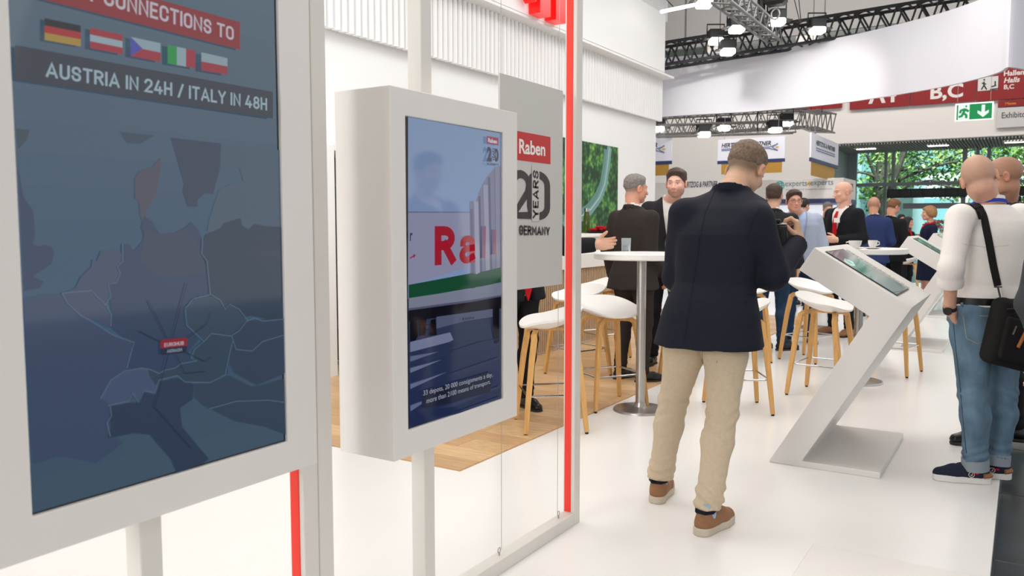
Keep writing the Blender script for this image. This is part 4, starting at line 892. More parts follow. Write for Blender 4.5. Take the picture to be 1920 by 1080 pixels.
# glass of water
p = gnd(1174, 471, h1); e = empty('water_glass', (p[0], p[1], h1), 'clear tumbler half full of water on the nearest high table', 'glass')
MB().lathe([(0, .001), (.034, .001), (.037, .10), (.0345, .10), (.0315, .010), (0, .010)], 32, (p[0], p[1], h1)).build('tumbler', M['clear'], e)
MB().lathe([(0, .0105), (.0312, .0105), (.0330, .047), (0, .047)], 32, (p[0], p[1], h1)).build('water', M['water'], e)
for k, (px, py, lab) in enumerate(((1603, 468, 'wide white coffee cup on a saucer, left one on the table'), (1636, 467, 'small white coffee cup on a saucer, right one on the table'))):
    p = gnd(px, py, h2); s = 1.15 if k == 0 else .85
    e = empty('coffee_cup', (p[0], p[1], h2+.012), lab, 'cup', 'coffee cups on the high table'); c = (p[0], p[1], h2+.0135)
    MB().lathe([(0, 0), (.022*s, 0), (.030*s, .008), (.040*s, .03), (.044*s, .058), (.041*s, .058), (.035*s, .03), (.02*s, .008), (0, .006)], 28, c).build('cup_body', M['porcelain'], e)
    a = np.array(c); dr = R_*(1 if k else -1); MB().tube([a+dr*.042*s+(0, 0, .048), a+dr*.062*s+(0, 0, .045), a+dr*.064*s+(0, 0, .025), a+dr*.038*s+(0, 0, .016)], .0045, 8).build('handle', M['porcelain'], e)
    o = MB().lathe([(0, 0), (.03, 0), (.045, .004), (.072, .011), (.072, .013), (.045, .008), (0, .006)], 32, (p[0], p[1], h2+.0005)).build('saucer', M['porcelain']); tag(o, ('white saucer under the wide left coffee cup', 'white saucer under the small right coffee cup')[k], 'saucer', 'saucers on the high table')
# ============================================================ COUNTER
CX = -4.2; cz = onX(1147, 472, CX)[2]; cy1 = onX(1152, 480, CX)[1]
e = empty('bar_counter', (CX-.4, 7.4, 0), 'long white bar counter with a vertical wooden slat front', 'counter')
zs0 = onX(1120, 633, CX)[2]; zs1 = onX(1147, 497, CX)[2]
MB().box((CX-.50, 5.6, zs1), (CX+.02, cy1+.5, cz), .004).build('worktop', M['plastic'], e)
MB().box((CX-.45, 5.7, zs0), (CX-.03, cy1+.4, zs1)).build('carcass', mat('dark_backing', (92, 74, 58), .8), e)
MB().box((CX-.46, 5.75, .005), (CX-.02, cy1+.42, zs0), .003).build('plinth', M['plastic'], e)
sl = MB(); y = 5.7
while y < cy1+.4: sl.box((CX-.03, y, zs0), (CX, y+.024, zs1-.001)); y += .042
o = sl.build('slat', M['slat'], e); o['kind'] = 'stuff'
# raised rear counter with catering things
rc = empty('serving_counter', (-4.9, 9.9, 0), 'white serving counter behind the bar with bottle and basket', 'counter')
RY0, RY1 = 8.7, 10.9; RX0, RX1 = -5.55, -4.75
rz = onX(1145, 438, RX1)[2]
MB().box((RX0+.05, RY0+.05, .005), (RX1-.03, RY1-.05, rz-.04), .004).build('cabinet', M['wall'], rc)
MB().box((RX0, RY0, rz-.04), (RX1, RY1, rz), .004).build('worktop', M['plastic'], rc)
p = gnd(1109, 436, rz); p[0] = max(p[0], RX0+.1); p[1] = min(p[1], RY1-.15); e = empty('bottle', (p[0], p[1], rz), 'green oil bottle standing on the serving counter', 'bottle')
oil = mat('olive_glass', (96, 112, 30), .05, trans=.6, ior=1.4)
MB().lathe([(0, 0), (.05, 0), (.052, .01), (.052, .22), (.04, .27), (.034, .29), (.034, .31), (0, .31)], 24, (p[0], p[1], rz)).build('bottle_body', oil, e)
MB().lathe([(0, .31), (.038, .31), (.038, .36), (0, .36)], 20, (p[0], p[1], rz)).build('cap', M['steel'], e)
p = gnd(1136, 437, rz); p[1] = min(p[1], RY1-.3); e = empty('wrapped_sweets_bowl', (p[0], p[1], rz), 'pile of red wrapped snacks on a tray on the serving counter', 'snacks')
MB().lathe([(0, 0), (.22, 0), (.26, .03), (.25, .03), (.2, .008), (0, .008)], 30, (p[0], p[1], rz)).build('tray', M['black'], e)
rr = random.Random(4)
for k in range(16):
    q = np.array([p[0]+rr.uniform(-.14, .14), p[1]+rr.uniform(-.15, .15), rz+.012+rr.uniform(0, .06)]); MB().box(q-(.05, .04, .0), q+(.05, .04, .035), .012).build('red_packet', M['redcloth'], e)
p = np.array([RX1-.3, RY0+.35, rz]); o = MB().box((p[0]-.15, p[1]-.25, rz), (p[0]+.15, p[1]+.25, rz+.02), .004).build('napkin_stack', M['shirtw']); tag(o, 'stack of white napkins on the serving counter left of the snacks', 'napkins')
# vase of flowers far back
p = at(1766, 470, 15.5); zt4 = p[2]-.12; e0 = high_table(p[0], p[1], zt4, .3, .2, 'distant white high table carrying the pink flowers')
e = empty('flower_vase', (p[0], p[1], zt4), 'white vase of pink and pale green hydrangeas on the distant table', 'flowers')
vz = at(1766, 436, 15.5)[2]
MB().lathe([(0, 0), (.09, 0), (.13, .1), (.14, vz-zt4), (.12, vz-zt4), (0, vz-zt4-.01)], 24, (p[0], p[1], zt4)).build('vase', M['porcelain'], e)
rr = random.Random(8)
for k in range(46):
    c = np.array([p[0], p[1], vz+.13])+np.array([rr.gauss(0, .12), rr.gauss(0, .1), rr.gauss(0, .065)]); s = rr.uniform(.03, .055)
    col = rr.choice(((196, 120, 134), (178, 190, 150), (150, 164, 120), (206, 150, 160), (120, 140, 90))); mb = MB()
    for j in range(14):
        a, b_ = rr.uniform(0, 6.28), rr.uniform(-.6, 1); q = c+s*np.array([math.cos(a)*math.cos(b_), math.sin(a)*math.cos(b_), math.sin(b_)]); u = np.array([rr.uniform(-1, 1) for _ in range(3)])*.024; v = np.cross(u, [.3, .5, .9])
        mb.add([q-u, q+v, q+u, q-v], [(0, 1, 2, 3)], col=C3(*col))
    mb.build('blossom', M['leaf'], e, colors=True, fixn=False)
# ============================================================ PEOPLE: bodies and clothes as smooth signed-distance surfaces
def smin(a, b, k):
    h = np.clip(.5+.5*(b-a)/k, 0, 1); return b+(a-b)*h-k*h*(1-h)
def cone(P, a, b, ra, rb):
    a = np.asarray(a, float); b = np.asarray(b, float); d = b-a; t = np.clip(((P-a)@d)/(d@d+1e-12), 0, 1)
    return np.linalg.norm(P-a-t[:, None]*d, axis=1)-(ra+(rb-ra)*t)
def chain(P, pts, rs, k=.01):
    D = None
    for i in range(len(pts)-1):
        d = cone(P, pts[i], pts[i+1], rs[i], rs[i+1]); D = d if D is None else smin(D, d, k)
    return D
def ell(P, c, r, R=None):
    q = P-np.asarray(c, float)
    if R is not None: q = q@R
    r = np.asarray(r, float); k0 = np.linalg.norm(q/r, axis=1); k1 = np.linalg.norm(q/(r*r), axis=1)+1e-9
    return k0*(k0-1)/k1
def sstep(a, b, x): t = np.clip((x-a)/(b-a), 0, 1); return t*t*(3-2*t)
def folds(P, seed, f=1.):
    r = np.random.RandomState(seed); s = 0
    for i in range(4):
        k = r.randn(3)*f*(14+9*i); ph = r.rand()*6.28; k2 = r.randn(3)*f*8; s = s+np.sin(P@k+ph+1.4*np.sin(P@k2+ph*2))/(1+.5*i)
    return s/2.4
def mesh_sdf(fn, lo, hi, h):
    B = 8; lo = np.array(lo, float); hi = np.array(hi, float); nb = np.maximum(1, np.ceil((hi-lo)/h/B).astype(int)); n = nb*B
    ax = [lo[i]+(np.arange(nb[i])*B+(B-1)/2)*h for i in range(3)]
    cc = np.stack(np.meshgrid(*ax, indexing='ij'), -1).reshape(-1, 3); dc = fn(cc)
    D = np.repeat(np.repeat(np.repeat(dc.reshape(nb), B, 0), B, 1), B, 2).astype(np.float32)
    act = np.where(np.abs(dc) < B*h*.87*1.35+.012)[0]
    if len(act) == 0: return np.zeros((0, 3)), np.zeros((0, 4), int)
    bi = np.stack(np.unravel_index(act, nb), -1); oo = np.stack(np.meshgrid(*[np.arange(B)]*3, indexing='ij'), -1).reshape(-1, 3)
    for c0 in range(0, len(bi), 500):
        ii = (bi[c0:c0+500, None, :]*B+oo[None]).reshape(-1, 3); D[ii[:, 0], ii[:, 1], ii[:, 2]] = fn(lo+ii*h)
    S = D < 0
    cnt = np.zeros(n-1, np.int8)
    for i in (0, 1):
        for j in (0, 1):
            for k in (0, 1): cnt += S[i:n[0]-1+i, j:n[1]-1+j, k:n[2]-1+k]
    cells = np.argwhere((cnt > 0) & (cnt < 8)); idm = -np.ones(n-1, np.int32); idm[tuple(cells.T)] = np.arange(len(cells))
    cor = np.array([(i, j, k) for i in (0, 1) for j in (0, 1) for k in (0, 1)]); cv = np.stack([D[tuple((cells+c).T)] for c in cor], 1)
    acc = np.zeros((len(cells), 3)); num = np.zeros(len(cells))
    for a in range(8):
        for b in range(a+1, 8):
            if np.abs(cor[a]-cor[b]).sum() != 1: continue
            m = (cv[:, a] < 0) != (cv[:, b] < 0); t = cv[:, a]/(cv[:, a]-cv[:, b]+1e-12); t = np.where(m, t, 0)
            acc += (cor[a]+t[:, None]*(cor[b]-cor[a]))*m[:, None]; num += m
    V = lo+(cells+acc/num[:, None])*h; Q = []
    for a in range(3):
        sl0 = [slice(None)]*3; sl1 = [slice(None)]*3; sl0[a] = slice(0, -1); sl1[a] = slice(1, None)
        A = S[tuple(sl0)]; C = S[tuple(sl1)]; u, v = (a+1) % 3, (a+2) % 3
        for sgn, mk in ((1, A & ~C), (-1, ~A & C)):
            e = np.argwhere(mk); e = e[(e[:, u] > 0) & (e[:, v] > 0) & (e[:, u] < n[u]-1) & (e[:, v] < n[v]-1)]
            if len(e) == 0: continue
            du = np.zeros(3, int); du[u] = 1; dv = np.zeros(3, int); dv[v] = 1
            q = np.stack([idm[tuple((e-du-dv).T)], idm[tuple((e-dv).T)], idm[tuple(e.T)], idm[tuple((e-du).T)]], 1)
            if sgn < 0: q = q[:, ::-1]
            Q.append(q)
    Q = np.concatenate(Q) if Q else np.zeros((0, 4), int); Q = Q[(Q >= 0).all(1)]
    return V, Q
def np_mesh(name, V, Q, m, parent, col=None):
    me = bpy.data.meshes.new(name); me.vertices.add(len(V)); me.vertices.foreach_set('co', V.astype(np.float32).ravel())
    me.loops.add(len(Q)*4); me.loops.foreach_set('vertex_index', Q.astype(np.int32).ravel()); me.polygons.add(len(Q))
    me.polygons.foreach_set('loop_start', np.arange(len(Q), dtype=np.int32)*4)
    me.polygons.foreach_set('use_smooth', np.ones(len(Q), bool)); me.update(calc_edges=True); me.validate()
    if col is not None:
        a = me.color_attributes.new('Col', 'FLOAT_COLOR', 'POINT'); c = np.ones((len(V), 4), np.float32); c[:, :3] = col; a.data.foreach_set('color', c.ravel())
    return link(name, me, m, parent, False)
lin = lambda rgb: np.array(C3(*rgb)[:3])
def rotm(yaw, pitch=0, roll=0):
    """columns = right, forward, up of a head turned by yaw (+ = to its left) and bent down by pitch"""
    return np.array((Matrix.Rotation(yaw, 3, 'Z') @ Matrix.Rotation(-pitch, 3, 'X') @ Matrix.Rotation(roll, 3, 'Y')))
ST = [(.78, .192, .138, -.01), (.92, .184, .132, -.01), (1.06, .162, .116, 0), (1.20, .176, .126, 0), (1.32, .192, .130, 0), (1.39, .180, .114, -.006), (1.435, .142, .090, -.014), (1.47, .082, .068, -.02), (1.50, .060, .060, -.024)]
class Person:
    def __init__(s, name, label, base, phi, T=1.75, head=(0, 0, 0), arms=('down', 'down'), woman=False, skin=(205, 160, 136), hair='short', haircol='hair_brown', stub=None, beard=None, wide=1., res=(.014, .006), foot=None, legs=None,
                 lean=((.9, 0, 0), (1.3, 0, 0), (1.5, 0, 0)), joints=None, hs=1., curl=.5, cat='person', group=None, headc=None, trap=0., colh=.026, nbw=None):
        s.base = np.array([base[0], base[1], base[2] if len(base) > 2 else 0.]); s.yaw = TH-math.radians(phi); c, sn_ = math.cos(s.yaw), math.sin(s.yaw)
        s.R = np.array([[c, -sn_, 0], [sn_, c, 0], [0, 0, 1.]]); s.k = T/1.75; k = s.k; s.trap = trap; s.colh = colh; s.wide = wide; s.woman = woman; s.lean = np.array(lean); s.res = res; s.hs = hs*(.97 if woman else 1)
        J = {}
        for sd, ar in ((1, arms[0]), (-1, arms[1])):
            J['sh', sd] = np.array([.182*sd*wide, -.012, 1.385]); J['hip', sd] = np.array([.088*sd*wide, -.0, .90]); J['kn', sd] = np.array([.105*sd, .025, .50]); J['an', sd] = np.array([.115*sd, -.02, .075])
            A = {'down': ((.245, -.03, 1.115), (.25, .05, .875), (0, .15, -1)), 'bent': ((.25, -.02, 1.11), (.12, .24, 1.10), (-.55, .8, .1)), 'clasp': ((.25, .0, 1.10), (.06, .22, .98), (-.8, .4, -.3)),
                 'pocket': ((.30, -.07, 1.13), (.215, .02, .93), (-.15, .3, -1)), 'raise': ((.25, .03, 1.13), (.13, .22, 1.30), (-.4, .5, .7))}[ar]
            J['el', sd] = np.array(A[0])*(sd, 1, 1); J['wr', sd] = np.array(A[1])*(sd, 1, 1); J['hd', sd] = np.array(A[2])*(sd, 1, 1)
        for kk in J: 
            if kk[0] != 'hd': J[kk] = J[kk]*k
        zs = s.lean[:, 0]*k
        s.off = lambda z: np.stack([np.interp(z, zs, s.lean[:, 1]), np.interp(z, zs, s.lean[:, 2]), 0*z], -1)
        for kk in J:
            if kk[0] in ('sh', 'el', 'wr', 'hip'): J[kk] = J[kk]+s.off(np.array([J[kk][2]]))[0]*(1 if kk[0] != 'hip' else 1)
        for kk, v in (joints or {}).items(): J[kk] = s.loc(v) if kk[0] != 'hd' else (np.array(v, float) @ s.R)
        if legs:
            for kk, v in legs.items(): J[kk] = np.array(v)*k
        s.J = J; s.curl = curl
        hc = (np.array([0, .02, 1.632])*k+s.off(np.array([1.55*k]))[0]) if headc is None else s.loc(headc)
        s.hc = hc; s.HR = rotm(math.radians(-head[0]), math.radians(head[1]), math.radians(head[2])); s.skin = skin; s.stub = stub; s.browc = {'hair_grey': (120, 110, 104), 'hair_blond': (150, 112, 80)}.get(haircol, (92, 66, 52)); s.beard = beard; s.hair = hair
        if stub is None and hair == 'short': s.stub = ({'hair_grey': (110, 104, 98), 'hair_dark': (44, 36, 34), 'hair_red': (120, 84, 60)}.get(haircol, (76, 58, 48)), .75)
        s.nb = np.array([0, -.022, 1.455])*k+s.off(np.array([1.46*k]))[0]
        if nbw is not None: s.nb = s.loc(nbw)
        me_o = s.body(name, label, cat, group)
        if hair != 'bald': s.make_hair(M[haircol])
    def loc(s, w_): return (np.array(w_, float)-s.base) @ s.R
    def wld(s, p): return s.R @ np.array(p, float)+s.base
    def q(s, P): return ((P-s.hc) @ s.HR)/(s.hs*s.k)
    def torso(s, P, g, zlo, zhi, flare=0., waist=1., st=None, pw=2.4):
        st = ST if st is None else st; k = s.k; z = P[:, 2]; Z = [a[0]*k for a in st]; o = s.off(z); ww = .86 if s.woman else 1
        a = (np.interp(z, Z, [v[1] for v in st])*s.wide*ww+g)*k; b = (np.interp(z, Z, [v[2] for v in st])*(.93 if s.woman else 1)+g)*k; y0 = np.interp(z, Z, [v[3] for v in st])*k
        fl = flare*np.clip((1.05*k-z)/(.25*k), 0, 1.3); a = a+fl; b = b+fl
        x = np.abs(P[:, 0]-o[:, 0])/a; y = np.abs(P[:, 1]-o[:, 1]-y0)/b; r = (x**pw+y**pw)**(1/pw); d = (r-1)*np.minimum(a, b)*.93
        return np.maximum(d, np.maximum(zlo*k-z, z-zhi*k))
    def arm(s, P, sd, r, t=1., kk=.03):
        J = s.J; a, b, c = J['sh', sd], J['el', sd], J['wr', sd]; c = b+(c-b)*t; k = s.k; r2 = r[1]+(r[2]-r[1])*t
        return smin(cone(P, a, b, r[0]*k, r[1]*k), cone(P, b, c, r[1]*k, r2*k), kk)
    def handf(s, P, sd):
        J = s.J; w_ = J['wr', sd]; d = J['hd', sd]; d = d/np.linalg.norm(d); h = s.k*(.93 if s.woman else 1.02)
        n = J.get(('hn', sd)); n = np.array([-sd, 0, 0.]) if n is None else np.array(n); n = n-d*(n@d); n /= np.linalg.norm(n); th = np.cross(d, n)*sd; cu = J.get(('hc', sd), s.curl)
        R = np.stack([th, d, n], 1); D = ell(P, w_+d*.052*h, np.array([.041, .056, .017])*h, R); D = smin(D, cone(P, w_-d*.03, w_+d*.02, .027*h, .028*h), .02)
        for i, (o, L) in enumerate(((.029, .072), (.010, .080), (-.010, .075), (-.028, .058))):
            p = w_+(d*(.088-.004*abs(i-1))+th*o)*h; a = 0; pts = [p-d*.02*h]; pts.append(p)
            for f, seg in ((.8, .45), (1.1, .32), (.8, .25)):
                a += cu*f; v = d*math.cos(a)+n*math.sin(a)+th*o*.6*(1-cu); p = p+v*L*seg*h; pts.append(p)
            D = smin(D, chain(P, pts, [.0095*h, .0095*h, .0088*h, .0082*h, .0072*h], .003), .005)
        p = w_+(d*.022+th*.026)*h; v = d*.62+th*.72+n*(.15+.5*cu); v /= np.linalg.norm(v); p1 = p+v*.035*h; v2 = v*.7+d*.6+n*cu*.5-th*.2*cu; v2 /= np.linalg.norm(v2); p2 = p1+v2*.030*h; p3 = p2+(v2+n*cu*.3)*.022*h
        return smin(D, chain(P, [p, p1, p2, p3], [.0145*h, .0115*h, .0105*h, .0085*h], .004), .008)
    def headf(s, P):
        q = s.q(P); w_ = .94 if s.woman else 1
        D = ell(q, (0, -.014, .034), (.0765, .097, .086)); D = smin(D, ell(q, (0, .026, -.030), (.060*w_, .066, .082)), .03)
        D = smin(D, ell(q, (0, .058, -.092), (.027*w_, .026, .021)), .025)
        for sd in (1, -1):
            D = smin(D, ell(q, (.046*sd*w_, .006, -.058), (.020, .038, .032)), .025)
            D = smin(D, ell(q, (.040*sd, .066, -.022), (.020, .020, .018)), .02)
        D = smin(D, ell(q, (0, .078, .024), (.050, .016, .010)), .016)
        for sd in (1, -1): D = -smin(-D, ell(q, (.031*sd, .100, .004), (.019, .018, .013)), .010)
        for sd in (1, -1): D = smin(D, ell(q, (.031*sd, .0765, .003), (.0125, .0120, .0115)), .002)
        D = smin(D, chain(q, [(0, .084, .014), (0, .098, -.012), (0, .108, -.030)], [.008, .0095, .0125], .006), .009)
        for sd in (1, -1): D = smin(D, ell(q, (.013*sd, .096, -.033), (.0075, .010, .0075)), .006)
        D = smin(D, ell(q, (0, .088, -.0535), (.023, .012, .0055)), .006); D = smin(D, ell(q, (0, .086, -.064), (.020, .012, .0065)), .006)
        D = -smin(-D, ell(q, (0, .100, -.0585), (.019, .006, .0014)), .002)
        for sd in (1, -1):
            Re = np.array(Matrix.Rotation(-.35*sd, 3, 'Z') @ Matrix.Rotation(-.2, 3, 'X')); D = smin(D, ell(q, (.081*sd, -.010, -.004), (.010, .021, .033), Re), .007)
            D = -smin(-D, ell(q, (.090*sd, -.004, -.002), (.007, .011, .020), Re), .004)
        return D*s.hs*s.k
    def neckf(s, P, g=0):
        a = s.hc+s.HR@np.array([0, -.034, -.055])*s.k*s.hs; r = (.047 if s.woman else .058)*s.k; return smin(cone(P, a, s.nb, r+g, r*1.08+g), cone(P, s.nb, s.nb-np.array([0, 0, .06]), r*1.1+g, r*1.3+g), .02)
    def bodyf(s, P):
        k = s.k; D = s.torso(P, -.024, .82, 1.47); D = smin(D, s.neckf(P), .03)
        for sd in (1, -1):
            D = smin(D, s.arm(P, sd, (.050, .038, .027)), .03); D = smin(D, s.handf(P, sd), .01)
            D = smin(D, s.legf(P, sd, -.016), .03)
        return smin(D, s.headf(P), .014)
    def legf(s, P, sd, g=0, t=1.):
        J = s.J; a, b, c = J['hip', sd], J['kn', sd], J['an', sd]; k = s.k; c2 = b+(c-b)*t; w_ = .93 if s.woman else 1; up_ = a+(b-a)*.25
        D = cone(P, a, up_, (.092+g)*k*w_, (.089+g)*k*w_); D = smin(D, cone(P, up_, b, (.089+g)*k*w_, (.062+g)*k*w_), .03)
        cf = b+(c2-b)*.3+np.array([0, -.012, 0]); D = smin(D, cone(P, b, cf, (.060+g)*k, (.062+g)*k*w_), .03); return smin(D, cone(P, cf, c2, (.062+g)*k*w_, (.046+g)*k), .03)
    def bounds(s, pts, m): P = np.array(pts); return P.min(0)-m, P.max(0)+m
    def body(s, name, label, cat, group):
        J = s.J; k = s.k; h0, h1 = s.res; fine = []
        hl, hh = s.bounds([s.hc], .145*k*max(1, s.hs)); hl[2] -= .03; fine.append((hl, hh))
        for sd in (1, -1):
            d = J['hd', sd]/np.linalg.norm(J['hd', sd]); fine.append(s.bounds([J['wr', sd]-d*.03, J['wr', sd]+d*.13*k], .055))
        lo, hi = s.bounds([v for kk, v in J.items() if kk[0] in ('sh', 'el', 'wr', 'hip', 'kn', 'an')]+[s.hc], .16); lo[2] = max(lo[2], .0)
        fn = s.bodyf; V, Q = mesh_sdf(fn, lo, hi, h0); ce = V[Q].mean(1); keep = np.ones(len(Q), bool)
        for a, b in fine: keep &= ~((ce > a).all(1) & (ce < b).all(1))
        VV = [V]; QQ = [Q[keep]]; n = len(V)
        for a, b in fine:
            v, q = mesh_sdf(fn, a-h1*1.5, b+h1*1.5, h1); VV.append(v); QQ.append(q+n); n += len(v)
        V = np.concatenate(VV); Q = np.concatenate(QQ); used = np.unique(Q); mp = -np.ones(n, int); mp[used] = np.arange(len(used)); V = V[used]; Q = mp[Q]
        q = s.q(V); sk = lin(s.skin); col = np.tile(sk, (len(V), 1)); near = (np.abs(q) < .14).all(1)
        def paint(w_, c): nonlocal col; w_ = (np.clip(w_, 0, 1)*near)[:, None]; col = col*(1-w_)+np.array(c)*w_
        paint(.35*np.exp(-((q[:, 1]-.07)/.03)**2-((np.abs(q[:, 0])-.042)/.02)**2-((q[:, 2]+.028)/.02)**2), sk*np.array([1.05, .62, .58]))
        paint(.4*(np.abs(q[:, 0]) > .078)*(np.abs(q[:, 2]) < .05), sk*np.array([1.05, .6, .55]))
        if s.stub is not None:
            c, amt = s.stub; hlz = np.interp(q[:, 1], [-.11, -.06, 0, .05, .085], [-.055, -.05, .0, .03, .085]); paint(amt*sstep(-.03, .03, q[:, 2]-hlz)*(np.abs(q[:, 0]) < .079), lin(c))
        if s.beard is not None:
            c, amt = s.beard; w_ = sstep(-.030, -.052, q[:, 2]-.25*np.clip(.05-q[:, 1], -.02, .1))*sstep(-.03, .01, q[:, 1]); paint(amt*w_*(1-np.exp(-(q[:, 0]/.022)**2-((q[:, 2]+.059)/.009)**2)), lin(c))
        paint(sstep(.006, .003, np.abs(q[:, 2]-.027-.05*np.clip(.03-np.abs(np.abs(q[:, 0])-.03), -.1, .03)))*sstep(.054, .046, np.abs(q[:, 0]))*sstep(.012, .018, np.abs(q[:, 0]))*(q[:, 1] > .05)*.75, lin(s.browc))
        paint(.8*np.exp(-((np.abs(q[:, 0]))/.022)**4-((q[:, 2]+.0595)/.0085)**4)*(q[:, 1] > .07), sk*np.array([.85, .48, .48]))
        for sd in (1, -1):
            e = np.sqrt((q[:, 0]-.031*sd)**2+((q[:, 2]-.003)*1.7)**2); on = (q[:, 1] > .074); paint(.8*sstep(.0115, .009, e)*on, (.45, .42, .40)); paint(sstep(.0062, .005, e)*on, (.05, .035, .03)); paint(.6*on*(np.abs(q[:, 2]-.0105) < .0022)*(np.abs(q[:, 0]-.031*sd) < .013), (.06, .04, .03))
        s.o = np_mesh(name, V, Q, M['skin'], None, col); s.o.location = s.base; s.o.rotation_euler = (0, 0, s.yaw); tag(s.o, label, cat, group); return s.o
    def make_hair(s, m):
        st = s.hair; k = s.k*s.hs; h = s.res[1]
        def f(P):
            q = s.q(P); D = ell(q, (0, -.014, .034), (.0775, .098, .087)); z = q[:, 2]
            if st == 'short': th = .004+.014*sstep(.03, .10, z)+.010*sstep(.0, .07, q[:, 1])*sstep(.06, .1, z); ys, zs = [-.11, -.06, -.012, .035, .060, .085], [-.072, -.066, -.022, .002, .040, .078]
            elif st == 'crop': th = .0028+.009*sstep(.03, .10, z)+.012*sstep(.03, .08, q[:, 1])*sstep(.06, .1, z); ys, zs = [-.11, -.06, -.01, .035, .062, .085], [-.03, -.02, .0, .018, .045, .080]
            elif st == 'bob': th = .022+.010*sstep(-.02, .06, -q[:, 1]); ys, zs = [-.11, -.06, .0, .035, .062, .085], [-.062, -.062, -.045, -.02, .055, .07]
            elif st == 'fringe': th = .006; ys, zs = [-.11, -.06, -.01, .035], [-.05, -.05, -.012, .02]; 
            else: th = .020; ys, zs = [-.11, -.06, .0, .035, .062, .085], [-.2, -.2, -.2, -.06, .05, .08]
            n = folds(q*1.0, 5, 3.2)*.0028+folds(q, 9, 9.)*.0012
            if st == 'long':
                D = smin(D, chain(q, [(0, -.03, .03), (0, -.065, -.10), (0, -.06, -.24)], [.085, .085, .07], .03), .03)
                for sd in (1, -1): D = smin(D, chain(q, [(.06*sd, 0, .02), (.078*sd, -.01, -.10), (.07*sd, .01, -.22)], [.04, .034, .03], .02), .03)
            if st == 'bob': D = smin(D, ell(q, (0, -.045, -.01), (.078, .062, .065)), .03)
            cz = z-np.interp(q[:, 1], ys, zs)+.004*folds(q, 3, 5.); cut = -cz
            if st in ('short', 'crop', 'fringe'): th = (th+.003)*sstep(-.004, {'crop': .06, 'short': .032}.get(st, .015), cz)-.003; n = n*sstep(.0, .02, cz)
            D = D-th-n
            if st == 'fringe': cut = np.maximum(cut, z-.03)
            D = np.maximum(D, cut)
            if st in ('long', 'bob'): D = np.maximum(D, -ell(q, (0, .085, -.03), (.060 if st == 'long' else .066, .08, .10)))
            return D*k
        lo, hi = s.bounds([s.hc], .15*k)
        if st == 'long': lo[2] -= .22*k
        V, Q = mesh_sdf(f, lo, hi, h); return np_mesh('hair', V, Q, m, s.o)
    # ---- garments
    def add(s, name, f, lo, hi, h, m): V, Q = mesh_sdf(f, lo, hi, h); o = np_mesh(name, V, Q, m, s.o); o_cache[o.name] = (V, Q); return o
    def topbounds(s, zlo, extra=.12): J = s.J; lo, hi = s.bounds([J[kk, sd] for kk in ('sh', 'el', 'wr') for sd in (1, -1)]+[s.nb, np.array([0, 0, zlo*s.k])+s.off(np.array([zlo*s.k]))[0]+(.14, .1, 0), np.array([0, 0, zlo*s.k])+s.off(np.array([zlo*s.k]))[0]-(.14, .1, 0)], extra); lo[2] = min(lo[2], zlo*s.k-.04); return lo, hi
    def collar(s, P, g, h0, h1, th, back=0.0, opn=.5):
        """upright band round the neck, open at the front"""
        ax = s.nb; d = P-ax; z = d[:, 2]+d[:, 1]*.35; r = np.hypot(d[:, 0], d[:, 1]*.98); rr = (.064 if not s.woman else .055)*s.k+g+.25*np.clip(-(z-h0), 0, .1)
        D = np.maximum(np.abs(r-rr)-th, np.maximum(h0-z, z-h1)); return np.maximum(D, (d[:, 1]-.02)-np.abs(d[:, 0])*opn)
    def jacket(s, m, g=.012, hem=.79, flare=.035, h=.009, openv=True, sl=.97, name='jacket', seed=1, wr=.0028, vz=1.12, vw=.075, sr=(.070, .060, .047), gap=.0, topz=1.49):
        k = s.k; J = s.J
        def f(P):
            D = s.torso(P, g, hem, topz, flare)
            for sd in (1, -1):
                a = s.arm(P, sd, sr, sl); w_ = (J['wr', sd]-J['el', sd]); L = np.linalg.norm(w_); t = (P-J['el', sd])@(w_/L)
                a = np.maximum(a, np.where(np.linalg.norm(P-J['wr', sd], axis=1) < .12*k, t-L*sl, -1)); D = smin(D, a, .035)
                D = smin(D, cone(P, s.nb+np.array([.03*sd, .004, -.062+s.trap])*k, J['sh', sd]+np.array([-.012*sd, 0, -.004]), .062*k, .062*k), .03)
            near = np.exp(-np.minimum(np.linalg.norm(P-J['el', 1], axis=1), np.linalg.norm(P-J['el', -1], axis=1))**2/.012); Pz = P*np.array([1, 1, 1.])
            D = D-wr*folds(Pz, seed, .9)*(.5+1.6*near)
            D = smin(D, s.collar(P, .013, -.01, s.colh, .006, opn=.7), .008)
            if openv:
                o = s.off(P[:, 2]); x = np.abs(P[:, 0]-o[:, 0]); z = P[:, 2]/k; v = np.clip((z-vz)/(1.45-vz), 0, 1.3)*vw*k; fr_ = (P[:, 1]-o[:, 1]) > .0
                lap = (x-v); D = np.where(fr_ & (z > vz-.02), D-.006*sstep(0, .008, lap)*sstep(.055, .045, lap)*sstep(vz-.02, vz+.03, z), D)
                D = np.where(fr_ & (z > vz), np.maximum(D, v-x), D)
                if gap: D = np.where(fr_ & (z <= vz), np.maximum(D, gap*np.clip((vz-z)*3, .1, 1)-x), D)
                else: D = np.where(fr_ & (z <= vz), np.maximum(D, .003-np.abs(P[:, 0]-o[:, 0]-.01)), D)
            D = np.maximum(D, -(s.neckf(P, .004)))
            return D
        lo, hi = s.topbounds(hem); return s.add(name, f, lo, hi, h, m)
